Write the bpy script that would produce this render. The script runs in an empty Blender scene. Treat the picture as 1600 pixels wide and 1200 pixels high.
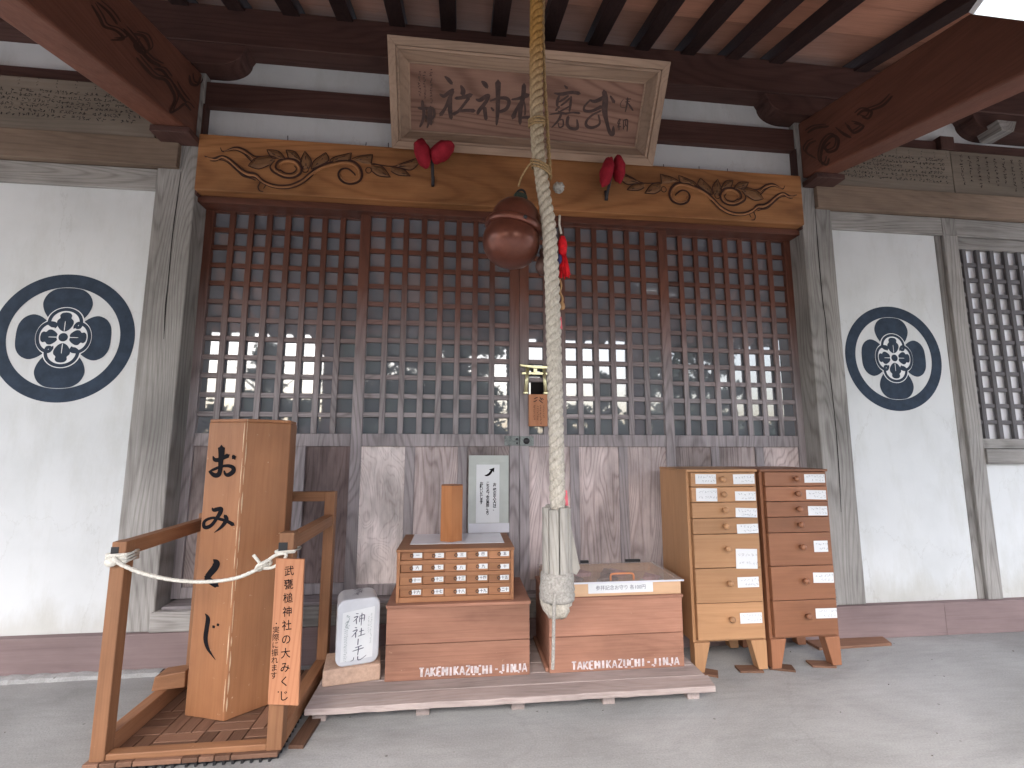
import bpy, bmesh, math, random
from mathutils import Vector, Matrix
R = math.radians
rnd = random.Random(7)
scene = bpy.context.scene
col = scene.collection

# ------------------------------------------------------------------ camera
CAM = Vector((0.0, -2.5, 1.045)); F = 731.2
YAW, PITCH, ROLL = 0.110796, 0.129996, -0.002092
def cam_axes():
    cy, sy = math.cos(YAW), math.sin(YAW); ct, st = math.cos(PITCH), math.sin(PITCH)
    fwd = Vector((sy*ct, cy*ct, st)); right = Vector((cy, -sy, 0)); down = -right.cross(fwd)
    cr, sr = math.cos(ROLL), math.sin(ROLL)
    return cr*right + sr*down, -sr*right + cr*down, fwd
CR, CD, CF = cam_axes()
cd = bpy.data.cameras.new('camera'); cam = bpy.data.objects.new('camera', cd); col.objects.link(cam)
m = Matrix((CR, -CD, -CF)).transposed().to_4x4(); m.translation = CAM
cam.matrix_world = m
cd.sensor_fit = 'HORIZONTAL'; cd.sensor_width = 36.0; cd.lens = 36.0*F/1600.0
cd.clip_start = 0.02; cd.clip_end = 500
scene.camera = cam

# ------------------------------------------------------------------ light
SUN_EL, SUN_AZ = R(46), R(194)       # azimuth measured clockwise from +Y (north)
w = bpy.data.worlds.new("World"); scene.world = w; w.use_nodes = True
nt = w.node_tree; bg = nt.nodes['Background']
sky = nt.nodes.new('ShaderNodeTexSky'); sky.sky_type = 'NISHITA'; sky.sun_disc = False
sky.sun_elevation = SUN_EL; sky.sun_rotation = SUN_AZ; sky.air_density = 1.0; sky.dust_density = 4.0; sky.ozone_density = 1.0
hsv = nt.nodes.new('ShaderNodeHueSaturation'); hsv.inputs['Saturation'].default_value = 0.8
nt.links.new(sky.outputs[0], hsv.inputs['Color']); nt.links.new(hsv.outputs[0], bg.inputs['Color'])
bg.inputs['Strength'].default_value = 0.15
sd = bpy.data.lights.new('sun', 'SUN'); sd.energy = 0.5; sd.angle = R(40); sd.color = (1.0, 0.99, 0.97)
so = bpy.data.objects.new('sun', sd); col.objects.link(so)
dirv = Vector((math.sin(SUN_AZ)*math.cos(SUN_EL), math.cos(SUN_AZ)*math.cos(SUN_EL), math.sin(SUN_EL)))
so.rotation_euler = dirv.to_track_quat('Z', 'Y').to_euler(); so.location = (0, -10, 12)
vs = scene.view_settings; vs.view_transform = 'Standard'; vs.look = 'None'; vs.gamma = 1; vs.exposure = 2.45
scene.render.engine = 'CYCLES'
scene.cycles.max_bounces = 8; scene.cycles.diffuse_bounces = 5; scene.cycles.glossy_bounces = 4
scene.cycles.use_denoising = True

# ------------------------------------------------------------------ pixel -> plane helpers
def ray(px, py): return (CR*((px-800)/F) + CD*((py-600)/F) + CF)
def at(px, py, P0, N):
    d = ray(px, py); P0 = Vector(P0); N = Vector(N)
    return CAM + d*((P0-CAM).dot(N)/d.dot(N))
def atY(px, py, y): return at(px, py, (0, y, 0), (0, 1, 0))

# ------------------------------------------------------------------ materials
def newmat(name):
    mt = bpy.data.materials.new(name); mt.use_nodes = True
    return mt, mt.node_tree, mt.node_tree.nodes['Principled BSDF']
def N(nt, t, **kw):
    n = nt.nodes.new(t)
    for k, v in kw.items():
        if k in n.inputs.keys(): n.inputs[k].default_value = v
        else: setattr(n, k, v)
    return n
def ramp(nt, stops):
    r = nt.nodes.new('ShaderNodeValToRGB'); e = r.color_ramp.elements
    while len(e) < len(stops): e.new(0.5)
    for i, (p, c) in enumerate(stops):
        e[i].position = p; e[i].color = (*c, 1) if len(c) == 3 else c
    return r
def objvec(nt, rand=True):
    tc = N(nt, 'ShaderNodeTexCoord')
    if not rand: return tc.outputs['Object']
    oi = N(nt, 'ShaderNodeObjectInfo')
    cb = N(nt, 'ShaderNodeCombineXYZ')
    for i, k in enumerate((17.3, 31.7, 13.1)):
        mm = N(nt, 'ShaderNodeMath', operation='MULTIPLY'); mm.inputs[1].default_value = k
        nt.links.new(oi.outputs['Random'], mm.inputs[0]); nt.links.new(mm.outputs[0], cb.inputs[i])
    ad = N(nt, 'ShaderNodeVectorMath', operation='ADD')
    nt.links.new(tc.outputs['Object'], ad.inputs[0]); nt.links.new(cb.outputs[0], ad.inputs[1])
    return ad.outputs[0]
def wood(name, light, mid, dark, axis='X', s=1.0, rough=0.6, bump=0.25, spec=0.3, ring=0.5, blotch=0.3, scr=0.0, tint=0.12, gsc=3.2, gk_=24, gax=0.13, gdist=0.25, con=0.55, weather=None):
    mt, nt, bs = newmat(name); L = nt.links.new
    sq = lambda c: tuple(m_+(x-m_)*con for x, m_ in zip(c, mid))
    light, dark = sq(light), sq(dark)
    v = objvec(nt)
    a = 'XYZ'.index(axis)
    sc1 = [1.0*s]*3; sc1[a] = gax*s
    sc2 = [1.0*s]*3; sc2[a] = 0.022*s
    m1 = N(nt, 'ShaderNodeMapping'); m1.inputs['Scale'].default_value = sc1; L(v, m1.inputs[0])
    m2 = N(nt, 'ShaderNodeMapping'); m2.inputs['Scale'].default_value = sc2; L(v, m2.inputs[0])
    gn = N(nt, 'ShaderNodeTexNoise'); gn.inputs['Scale'].default_value = gsc; gn.inputs['Detail'].default_value = 1.2; gn.inputs['Roughness'].default_value = 0.45; gn.inputs['Distortion'].default_value = gdist
    L(m1.outputs[0], gn.inputs[0])
    gk = N(nt, 'ShaderNodeMath', operation='MULTIPLY'); gk.inputs[1].default_value = gk_*6.2832; L(gn.outputs['Fac'], gk.inputs[0])
    gs = N(nt, 'ShaderNodeMath', operation='SINE'); L(gk.outputs[0], gs.inputs[0])
    w0 = N(nt, 'ShaderNodeMapRange'); w0.inputs[1].default_value = 1; w0.inputs[2].default_value = -1; L(gs.outputs[0], w0.inputs[0])
    w1 = N(nt, 'ShaderNodeMath', operation='POWER'); w1.inputs[1].default_value = 3.0; L(w0.outputs[0], w1.inputs[0])      # thin dark late-wood lines
    wv = N(nt, 'ShaderNodeMapRange'); wv.inputs[3].default_value = .78; wv.inputs[4].default_value = .05; L(w1.outputs[0], wv.inputs[0])
    st = N(nt, 'ShaderNodeTexNoise'); st.inputs['Scale'].default_value = 130; st.inputs['Detail'].default_value = 4; st.inputs['Roughness'].default_value = 0.7
    L(m2.outputs[0], st.inputs[0])
    mx = N(nt, 'ShaderNodeMix', data_type='FLOAT'); mx.inputs[0].default_value = ring
    L(st.outputs['Fac'], mx.inputs[2]); L(wv.outputs[0], mx.inputs[3])
    rp = ramp(nt, [(0.22, dark), (0.5, mid), (0.8, light)]); L(mx.outputs[0], rp.inputs[0])
    bl = N(nt, 'ShaderNodeTexNoise'); bl.inputs['Scale'].default_value = 3.2*s; bl.inputs['Detail'].default_value = 5; bl.inputs['Roughness'].default_value = 0.62
    mb = N(nt, 'ShaderNodeMapping'); scb = [1.0]*3; scb[a] = 0.4; mb.inputs['Scale'].default_value = scb; L(v, mb.inputs[0]); L(mb.outputs[0], bl.inputs[0])
    mr = N(nt, 'ShaderNodeMapRange'); mr.inputs[1].default_value = 0.3; mr.inputs[2].default_value = 0.7; mr.inputs[3].default_value = 1-blotch; mr.inputs[4].default_value = 1+blotch*0.6
    L(bl.outputs['Fac'], mr.inputs[0])
    oi = N(nt, 'ShaderNodeObjectInfo'); mo = N(nt, 'ShaderNodeMapRange'); mo.inputs[3].default_value = 1-tint; mo.inputs[4].default_value = 1+tint; L(oi.outputs['Random'], mo.inputs[0])
    mm = N(nt, 'ShaderNodeMath', operation='MULTIPLY'); L(mr.outputs[0], mm.inputs[0]); L(mo.outputs[0], mm.inputs[1])
    vm = N(nt, 'ShaderNodeVectorMath', operation='SCALE'); L(rp.outputs[0], vm.inputs[0]); L(mm.outputs[0], vm.inputs['Scale'])
    outc = vm.outputs[0]
    if weather:      # greyer towards the bottom: weathering and dust, with sky reflections put into the colour
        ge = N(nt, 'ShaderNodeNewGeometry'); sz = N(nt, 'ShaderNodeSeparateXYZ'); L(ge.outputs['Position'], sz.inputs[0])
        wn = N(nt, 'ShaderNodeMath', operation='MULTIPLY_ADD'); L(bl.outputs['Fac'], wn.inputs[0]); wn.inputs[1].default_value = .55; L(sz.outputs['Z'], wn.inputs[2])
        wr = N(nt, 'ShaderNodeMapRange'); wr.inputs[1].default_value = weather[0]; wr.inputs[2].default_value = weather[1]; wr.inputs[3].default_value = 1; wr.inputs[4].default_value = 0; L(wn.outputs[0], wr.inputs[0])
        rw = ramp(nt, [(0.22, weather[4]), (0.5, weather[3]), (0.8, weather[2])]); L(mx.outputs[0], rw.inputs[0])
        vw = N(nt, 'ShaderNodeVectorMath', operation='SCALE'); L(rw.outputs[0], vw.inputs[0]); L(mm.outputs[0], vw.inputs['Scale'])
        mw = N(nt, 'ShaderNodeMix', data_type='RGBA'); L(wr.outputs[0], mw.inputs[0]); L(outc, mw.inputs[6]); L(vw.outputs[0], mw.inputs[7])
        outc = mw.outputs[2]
    if scr > 0:   # pale scuffs and nicks
        vo = N(nt, 'ShaderNodeTexNoise'); vo.inputs['Scale'].default_value = 42; vo.inputs['Detail'].default_value = 6; vo.inputs['Roughness'].default_value = 0.75
        L(v, vo.inputs[0])
        r2 = ramp(nt, [(0.66, (0, 0, 0)), (0.70, (1, 1, 1))]); L(vo.outputs['Fac'], r2.inputs[0])
        mk = N(nt, 'ShaderNodeMath', operation='MULTIPLY'); mk.inputs[1].default_value = scr; L(r2.outputs[0], mk.inputs[0])
        mc = N(nt, 'ShaderNodeMix', data_type='RGBA'); L(mk.outputs[0], mc.inputs[0]); L(outc, mc.inputs[6]); mc.inputs[7].default_value = (0.62, 0.45, 0.30, 1)
        outc = mc.outputs[2]
    L(outc, bs.inputs['Base Color'])
    rr = N(nt, 'ShaderNodeMapRange'); rr.inputs[3].default_value = rough+0.12; rr.inputs[4].default_value = rough-0.10; L(st.outputs['Fac'], rr.inputs[0]); L(rr.outputs[0], bs.inputs['Roughness'])
    bs.inputs['Specular IOR Level'].default_value = spec
    bp = N(nt, 'ShaderNodeBump'); bp.inputs['Strength'].default_value = bump; bp.inputs['Distance'].default_value = 0.004
    L(mx.outputs[0], bp.inputs['Height']); L(bp.outputs[0], bs.inputs['Normal'])
    return mt
def plain(name, c, rough=0.6, spec=0.4, metal=0.0, var=0.12, vscale=12.0, bump=0.0, bscale=80.0, emit=0.0):
    mt, nt, bs = newmat(name); L = nt.links.new
    v = objvec(nt)
    no = N(nt, 'ShaderNodeTexNoise'); no.inputs['Scale'].default_value = vscale; no.inputs['Detail'].default_value = 5; no.inputs['Roughness'].default_value = 0.65; L(v, no.inputs[0])
    rp = ramp(nt, [(0.3, tuple(x*(1-var) for x in c)), (0.7, tuple(min(1, x*(1+var)) for x in c))]); L(no.outputs['Fac'], rp.inputs[0])
    L(rp.outputs[0], bs.inputs['Base Color'])
    bs.inputs['Roughness'].default_value = rough; bs.inputs['Specular IOR Level'].default_value = spec; bs.inputs['Metallic'].default_value = metal
    if bump > 0:
        n2 = N(nt, 'ShaderNodeTexNoise'); n2.inputs['Scale'].default_value = bscale; n2.inputs['Detail'].default_value = 6; L(v, n2.inputs[0])
        bp = N(nt, 'ShaderNodeBump'); bp.inputs['Strength'].default_value = bump; bp.inputs['Distance'].default_value = 0.004; L(n2.outputs['Fac'], bp.inputs['Height']); L(bp.outputs[0], bs.inputs['Normal'])
    if emit > 0:
        bs.inputs['Emission Color'].default_value = (*c, 1); bs.inputs['Emission Strength'].default_value = emit
    return mt

M = {}
def W(key, light, mid, dark, **kw):
    for ax in 'XYZ': M[key+ax] = wood(key+'_'+ax, light, mid, dark, axis=ax, **kw)
W('grey', (.40,.385,.365), (.280,.266,.250), (.145,.132,.122), s=1.1, rough=.8, bump=.6, spec=.15, ring=.26, blotch=.38, con=.8, gk_=34)
W('rail', (.30,.225,.165), (.215,.155,.115), (.13,.09,.068), rough=.75, bump=.3, spec=.2, ring=.2, blotch=.35)
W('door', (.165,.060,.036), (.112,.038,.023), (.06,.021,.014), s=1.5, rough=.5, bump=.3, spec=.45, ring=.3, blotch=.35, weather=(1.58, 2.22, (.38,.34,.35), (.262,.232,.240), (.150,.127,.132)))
W('panel', (.78,.72,.70), (.66,.59,.575), (.38,.31,.30), s=1.5, rough=.8, bump=.7, spec=.15, ring=.24, blotch=.6, tint=.2, gsc=4.6, gk_=15, gax=.42, gdist=1.3, con=.8)
W('panelm', (.60,.525,.515), (.455,.380,.372), (.22,.17,.165), s=1.5, rough=.78, bump=.65, spec=.15, ring=.30, blotch=.55, tint=.3, gsc=3.0, gk_=26, gax=.22, gdist=.6, con=.85)
W('panelb', (.29,.225,.215), (.205,.152,.147), (.10,.070,.067), s=1.5, rough=.7, bump=.5, spec=.2, ring=.26, blotch=.45, gk_=24, gax=.2, gdist=.5, con=.8)
W('dark', (.105,.055,.046), (.072,.035,.029), (.04,.018,.015), rough=.6, bump=.25, spec=.25, ring=.35)
W('raft', (.050,.026,.023), (.034,.018,.017), (.020,.011,.010), rough=.6, bump=.25, spec=.3, ring=.3)
W('ceil', (.50,.250,.170), (.42,.200,.132), (.29,.132,.087), rough=.65, bump=.25, spec=.25, ring=.2, blotch=.25, tint=.2)
W('koryo', (.225,.092,.060), (.165,.064,.041), (.105,.039,.025), rough=.55, bump=.2, spec=.3, ring=.2)
W('carved', (.43,.205,.085), (.345,.152,.060), (.23,.094,.036), s=.9, rough=.55, bump=.2, spec=.3, ring=.36, blotch=.45, con=.75, gk_=26, gax=.12)
W('plaque', (.29,.170,.125), (.225,.128,.094), (.145,.078,.056), s=1.0, rough=.7, bump=.25, spec=.2, ring=.5, con=.8)
W('plqframe', (.43,.305,.22), (.345,.240,.172), (.22,.148,.105), rough=.7, bump=.25, spec=.2, ring=.3)
W('base', (.27,.205,.20), (.225,.165,.162), (.165,.118,.116), rough=.75, bump=.15, spec=.2, ring=.12, blotch=.22)
W('chest', (.41,.215,.145), (.325,.160,.107), (.22,.10,.066), s=1.1, rough=.6, bump=.25, spec=.3, ring=.14, blotch=.35, con=.7, scr=0.35)
W('hexa', (.46,.215,.098), (.375,.165,.074), (.28,.118,.054), s=1.0, rough=.5, bump=.15, spec=.35, ring=.14, blotch=.28, scr=.75)
W('stand', (.34,.175,.090), (.265,.126,.063), (.18,.078,.039), s=1.1, rough=.55, bump=.2, spec=.3, ring=.16, blotch=.3, scr=0.35)
W('tile', (.23,.130,.085), (.165,.088,.057), (.10,.050,.033), s=1.1, rough=.65, bump=.3, spec=.25, ring=.15, blotch=.3, tint=.35)
W('cabl', (.48,.275,.140), (.40,.215,.107), (.31,.158,.074), s=.8, rough=.5, bump=.08, spec=.35, ring=.16, blotch=.2, scr=0.22)
W('cabr', (.33,.150,.078), (.265,.113,.058), (.195,.080,.040), s=.8, rough=.45, bump=.08, spec=.4, ring=.16, blotch=.25, scr=0.22)
W('pallet', (.46,.395,.37), (.37,.305,.285), (.23,.18,.165), s=1.2, rough=.8, bump=.4, spec=.15, ring=.15, blotch=.35, con=.7)
W('pale', (.68,.47,.30), (.62,.40,.245), (.52,.32,.19), rough=.55, bump=.1, spec=.3, ring=.3, blotch=.12)
W('sign', (.52,.245,.135), (.46,.205,.108), (.36,.145,.074), s=1.2, rough=.6, bump=.1, spec=.25, ring=.45, blotch=.15)
W('fort', (.40,.205,.105), (.325,.152,.076), (.23,.098,.048), s=1.2, rough=.55, bump=.2, spec=.3, ring=.16, blotch=.25)
W('block', (.52,.225,.085), (.44,.175,.062), (.33,.120,.040), s=1.2, rough=.45, bump=.1, spec=.35, ring=.3, blotch=.2)
W('oldw', (.47,.45,.41), (.38,.36,.325), (.23,.215,.19), s=1.6, rough=.85, bump=.5, spec=.1, ring=.35, blotch=.3)
W('name', (.235,.200,.165), (.185,.155,.125), (.12,.098,.08), rough=.8, bump=.2, spec=.15, ring=.2, blotch=.25)

W('lat', (.17,.16,.165), (.115,.108,.112), (.06,.056,.058), rough=.7, bump=.3, spec=.25, ring=.3)

def mat_plaster():
    mt, nt, bs = newmat('white plaster'); L = nt.links.new; v = objvec(nt, False)
    n1 = N(nt, 'ShaderNodeTexNoise'); n1.inputs['Scale'].default_value = 1.6; n1.inputs['Detail'].default_value = 6; n1.inputs['Roughness'].default_value = .6; L(v, n1.inputs[0])
    r1 = ramp(nt, [(.30, (.53,.545,.545)), (.52, (.60,.615,.62)), (.75, (.635,.65,.655))]); L(n1.outputs['Fac'], r1.inputs[0])
    n2 = N(nt, 'ShaderNodeTexNoise'); n2.inputs['Scale'].default_value = 26; n2.inputs['Detail'].default_value = 6; n2.inputs['Roughness'].default_value = .8; L(v, n2.inputs[0])
    r2 = ramp(nt, [(.70, (1,1,1)), (.78, (.86,.85,.82))]); L(n2.outputs['Fac'], r2.inputs[0])
    mx = N(nt, 'ShaderNodeMix', data_type='RGBA', blend_type='MULTIPLY'); mx.inputs[0].default_value = 1; L(r1.outputs[0], mx.inputs[6]); L(r2.outputs[0], mx.inputs[7])
    sz = N(nt, 'ShaderNodeSeparateXYZ'); ge = N(nt, 'ShaderNodeNewGeometry'); L(ge.outputs['Position'], sz.inputs[0])
    n4 = N(nt, 'ShaderNodeTexNoise'); n4.inputs['Scale'].default_value = 5; n4.inputs['Detail'].default_value = 7; n4.inputs['Roughness'].default_value = .7
    m4 = N(nt, 'ShaderNodeMapping'); m4.inputs['Scale'].default_value = (1.6, 1, .45); L(v, m4.inputs[0]); L(m4.outputs[0], n4.inputs[0])
    hz = N(nt, 'ShaderNodeMath', operation='MULTIPLY_ADD'); L(n4.outputs['Fac'], hz.inputs[0]); hz.inputs[1].default_value = -.42; L(sz.outputs['Z'], hz.inputs[2])
    rz = ramp(nt, [(.0, (.87,.85,.81)), (.12, (1,1,1))]); L(hz.outputs[0], rz.inputs[0])
    vc = N(nt, 'ShaderNodeTexVoronoi', feature='DISTANCE_TO_EDGE'); vc.inputs['Scale'].default_value = 1.1
    vd = N(nt, 'ShaderNodeVectorMath', operation='MULTIPLY_ADD'); vd.inputs[1].default_value = (.35,.1,.35); L(n4.outputs['Color'], vd.inputs[0]); L(v, vd.inputs[2]); L(vd.outputs[0], vc.inputs[0])
    rc = ramp(nt, [(.0008, (.84,.83,.81)), (.0022, (1,1,1))]); L(vc.outputs['Distance'], rc.inputs[0])
    n6 = N(nt, 'ShaderNodeTexNoise'); n6.inputs['Scale'].default_value = 3; n6.inputs['Detail'].default_value = 8; n6.inputs['Roughness'].default_value = .75; L(m4.outputs[0], n6.inputs[0])
    r6 = ramp(nt, [(.30, (.90,.895,.87)), (.50, (1,1,1))]); L(n6.outputs['Fac'], r6.inputs[0])
    q1 = N(nt, 'ShaderNodeMix', data_type='RGBA', blend_type='MULTIPLY'); q1.inputs[0].default_value = 1; L(mx.outputs[2], q1.inputs[6]); L(rz.outputs[0], q1.inputs[7])
    q2 = N(nt, 'ShaderNodeMix', data_type='RGBA', blend_type='MULTIPLY'); q2.inputs[0].default_value = .7; L(q1.outputs[2], q2.inputs[6]); L(rc.outputs[0], q2.inputs[7])
    q3 = N(nt, 'ShaderNodeMix', data_type='RGBA', blend_type='MULTIPLY'); q3.inputs[0].default_value = 1; L(q2.outputs[2], q3.inputs[6]); L(r6.outputs[0], q3.inputs[7])
    L(q3.outputs[2], bs.inputs['Base Color']); bs.inputs['Roughness'].default_value = .85; bs.inputs['Specular IOR Level'].default_value = .15
    n3 = N(nt, 'ShaderNodeTexNoise'); n3.inputs['Scale'].default_value = 60; n3.inputs['Detail'].default_value = 5; L(v, n3.inputs[0])
    bp = N(nt, 'ShaderNodeBump'); bp.inputs['Strength'].default_value = .12; bp.inputs['Distance'].default_value = .003; L(n3.outputs['Fac'], bp.inputs['Height']); L(bp.outputs[0], bs.inputs['Normal'])
    return mt
def mat_concrete():
    mt, nt, bs = newmat('concrete'); L = nt.links.new; v = objvec(nt, False)
    n1 = N(nt, 'ShaderNodeTexNoise'); n1.inputs['Scale'].default_value = 1.4; n1.inputs['Detail'].default_value = 8; n1.inputs['Roughness'].default_value = .62; n1.inputs['Distortion'].default_value = .6
    mp = N(nt, 'ShaderNodeMapping'); mp.inputs['Scale'].default_value = (.9, 1.7, 1); mp.inputs['Rotation'].default_value = (0, 0, .30); L(v, mp.inputs[0]); L(mp.outputs[0], n1.inputs[0])
    r1 = ramp(nt, [(.30, (.24,.24,.236)), (.43, (.30,.30,.297)), (.56, (.35,.35,.347)), (.72, (.395,.395,.395))]); L(n1.outputs['Fac'], r1.inputs[0])
    vo = N(nt, 'ShaderNodeTexVoronoi'); vo.inputs['Scale'].default_value = 9; L(v, vo.inputs[0])
    r2 = ramp(nt, [(.030, (.35,.33,.30)), (.055, (1,1,1))]); L(vo.outputs['Distance'], r2.inputs[0])
    n2 = N(nt, 'ShaderNodeTexNoise'); n2.inputs['Scale'].default_value = 160; n2.inputs['Detail'].default_value = 4; L(v, n2.inputs[0])
    r3 = ramp(nt, [(.3, (.86,.86,.86)), (.7, (1.08,1.08,1.08))]); L(n2.outputs['Fac'], r3.inputs[0])
    a = N(nt, 'ShaderNodeMix', data_type='RGBA', blend_type='MULTIPLY'); a.inputs[0].default_value = .8; L(r1.outputs[0], a.inputs[6]); L(r2.outputs[0], a.inputs[7])
    b = N(nt, 'ShaderNodeMix', data_type='RGBA', blend_type='MULTIPLY'); b.inputs[0].default_value = 1; L(a.outputs[2], b.inputs[6]); L(r3.outputs[0], b.inputs[7])
    bs.inputs['Roughness'].default_value = .75; bs.inputs['Specular IOR Level'].default_value = .3
    n5 = N(nt, 'ShaderNodeTexNoise'); n5.inputs['Scale'].default_value = .75; n5.inputs['Detail'].default_value = 3; L(v, n5.inputs[0])
    r5 = ramp(nt, [(.36, (.74,.735,.72)), (.6, (1.08,1.08,1.08))]); L(n5.outputs['Fac'], r5.inputs[0])
    mp6 = N(nt, 'ShaderNodeMapping'); mp6.inputs['Scale'].default_value = (1.6, 9, 1); mp6.inputs['Rotation'].default_value = (0, 0, .45); L(v, mp6.inputs[0])
    n6 = N(nt, 'ShaderNodeTexNoise'); n6.inputs['Scale'].default_value = 3.2; n6.inputs['Detail'].default_value = 7; n6.inputs['Roughness'].default_value = .7; L(mp6.outputs[0], n6.inputs[0])
    r6 = ramp(nt, [(.32, (.90,.90,.895)), (.55, (1.0,1.0,1.0))]); L(n6.outputs['Fac'], r6.inputs[0])
    c5 = N(nt, 'ShaderNodeMix', data_type='RGBA', blend_type='MULTIPLY'); c5.inputs[0].default_value = 1; L(b.outputs[2], c5.inputs[6]); L(r5.outputs[0], c5.inputs[7])
    c6 = N(nt, 'ShaderNodeMix', data_type='RGBA', blend_type='MULTIPLY'); c6.inputs[0].default_value = 1; L(c5.outputs[2], c6.inputs[6]); L(r6.outputs[0], c6.inputs[7])
    vc = N(nt, 'ShaderNodeTexVoronoi', feature='DISTANCE_TO_EDGE'); vc.inputs['Scale'].default_value = .42
    nd = N(nt, 'ShaderNodeTexNoise'); nd.inputs['Scale'].default_value = 2.6; nd.inputs['Detail'].default_value = 6; L(v, nd.inputs[0])
    vd = N(nt, 'ShaderNodeVectorMath', operation='MULTIPLY_ADD'); vd.inputs[1].default_value = (.55,.55,.0); L(nd.outputs['Color'], vd.inputs[0]); L(v, vd.inputs[2]); L(vd.outputs[0], vc.inputs[0])
    rc = ramp(nt, [(.0002, (.74,.735,.73)), (.0010, (1,1,1))]); L(vc.outputs['Distance'], rc.inputs[0])
    n8 = N(nt, 'ShaderNodeTexNoise'); n8.inputs['Scale'].default_value = 5.5; n8.inputs['Detail'].default_value = 8; n8.inputs['Roughness'].default_value = .78; L(v, n8.inputs[0])
    r8 = ramp(nt, [(.27, (.72,.70,.67)), (.36, (1,1,1)), (.66, (1,1,1)), (.76, (1.12,1.12,1.12))]); L(n8.outputs['Fac'], r8.inputs[0])
    c7 = N(nt, 'ShaderNodeMix', data_type='RGBA', blend_type='MULTIPLY'); c7.inputs[0].default_value = .28; L(c6.outputs[2], c7.inputs[6]); L(rc.outputs[0], c7.inputs[7])
    c8 = N(nt, 'ShaderNodeMix', data_type='RGBA', blend_type='MULTIPLY'); c8.inputs[0].default_value = 1; L(c7.outputs[2], c8.inputs[6]); L(r8.outputs[0], c8.inputs[7])
    L(c8.outputs[2], bs.inputs['Base Color'])
    ad = N(nt, 'ShaderNodeMath', operation='ADD'); L(n1.outputs['Fac'], ad.inputs[0]); L(n2.outputs['Fac'], ad.inputs[1])
    bp = N(nt, 'ShaderNodeBump'); bp.inputs['Strength'].default_value = .25; bp.inputs['Distance'].default_value = .004; L(ad.outputs[0], bp.inputs['Height']); L(bp.outputs[0], bs.inputs['Normal'])
    return mt
def mat_glass(name, c, spec, ior):
    mt, nt, bs = newmat(name); L = nt.links.new; v = objvec(nt)
    n1 = N(nt, 'ShaderNodeTexNoise'); n1.inputs['Scale'].default_value = 2.2; n1.inputs['Detail'].default_value = 3; L(v, n1.inputs[0])
    r1 = ramp(nt, [(.35, tuple(x*.8 for x in c)), (.65, c)]); L(n1.outputs['Fac'], r1.inputs[0]); L(r1.outputs[0], bs.inputs['Base Color'])
    bs.inputs['Roughness'].default_value = .025; bs.inputs['IOR'].default_value = ior; bs.inputs['Specular IOR Level'].default_value = spec
    n2 = N(nt, 'ShaderNodeTexNoise'); n2.inputs['Scale'].default_value = 5; L(v, n2.inputs[0])
    bp = N(nt, 'ShaderNodeBump'); bp.inputs['Strength'].default_value = .02; bp.inputs['Distance'].default_value = .01; L(n2.outputs['Fac'], bp.inputs['Height']); L(bp.outputs[0], bs.inputs['Normal'])
    return mt
def mat_rope():
    mt, nt, bs = newmat('rope hemp'); L = nt.links.new
    tc = N(nt, 'ShaderNodeTexCoord'); sx = N(nt, 'ShaderNodeSeparateXYZ'); L(tc.outputs['Object'], sx.inputs[0])
    n1 = N(nt, 'ShaderNodeTexNoise'); n1.inputs['Scale'].default_value = 110; n1.inputs['Detail'].default_value = 5; n1.inputs['Roughness'].default_value = .75
    mp = N(nt, 'ShaderNodeMapping'); mp.inputs['Scale'].default_value = (1, 1, .5); L(tc.outputs['Object'], mp.inputs[0]); L(mp.outputs[0], n1.inputs[0])
    mr = N(nt, 'ShaderNodeMapRange'); mr.inputs[1].default_value = 1.45; mr.inputs[2].default_value = 2.35; L(sx.outputs['Z'], mr.inputs[0])
    base = ramp(nt, [(0, (.60,.56,.49)), (.45, (.50,.42,.30)), (1, (.455,.255,.080))]); L(mr.outputs[0], base.inputs[0])
    r3 = ramp(nt, [(.3, (.55,.52,.48)), (.65, (1.15,1.15,1.15))]); L(n1.outputs['Fac'], r3.inputs[0])
    b = N(nt, 'ShaderNodeMix', data_type='RGBA', blend_type='MULTIPLY'); b.inputs[0].default_value = 1; L(base.outputs[0], b.inputs[6]); L(r3.outputs[0], b.inputs[7])
    L(b.outputs[2], bs.inputs['Base Color']); bs.inputs['Roughness'].default_value = .9; bs.inputs['Specular IOR Level'].default_value = .1
    bp = N(nt, 'ShaderNodeBump'); bp.inputs['Strength'].default_value = .9; bp.inputs['Distance'].default_value = .004; L(n1.outputs['Fac'], bp.inputs['Height']); L(bp.outputs[0], bs.inputs['Normal'])
    return mt
M['plaster'] = mat_plaster(); M['concrete'] = mat_concrete(); M['rope'] = mat_rope()
M['glass'] = mat_glass('door glass', (.175,.188,.215), .9, 1.9)
M['wglass'] = mat_glass('window glass', (.80,.80,.84), .5, 1.5)
M['crest'] = plain('crest paint', (.027,.041,.064), rough=.75, spec=.2, var=.25, vscale=18)
M['white'] = plain('white paint', (.72,.73,.74), rough=.7, var=.05)
M['paper'] = plain('paper', (.68,.695,.71), rough=.7, spec=.2, var=.03)
M['ink'] = plain('black ink', (.008,.007,.009), rough=.85, spec=.12, var=.2)
M['pen'] = plain('pen ink', (.10,.10,.14), rough=.6, var=.3)
M['burn'] = plain('burnt groove', (.045,.018,.012), rough=.6, var=.3)
M['stain'] = W if False else None
W('leafst', (.25,.130,.062), (.195,.098,.046), (.13,.06,.028), s=2.0, rough=.6, bump=.2, spec=.25, ring=.4)
M['plqink'] = plain('plaque carved ink', (.062,.034,.028), rough=.7, var=.4, vscale=30)
M['copper'] = plain('aged copper', (.155,.054,.036), rough=.30, spec=.5, metal=.45, var=.35, vscale=9, bump=.05, bscale=30)
M['brass'] = plain('pale brass', (.62,.58,.36), rough=.3, metal=.75, var=.15)
M['iron'] = plain('dark iron', (.03,.028,.032), rough=.5, metal=.3, var=.3)
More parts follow.
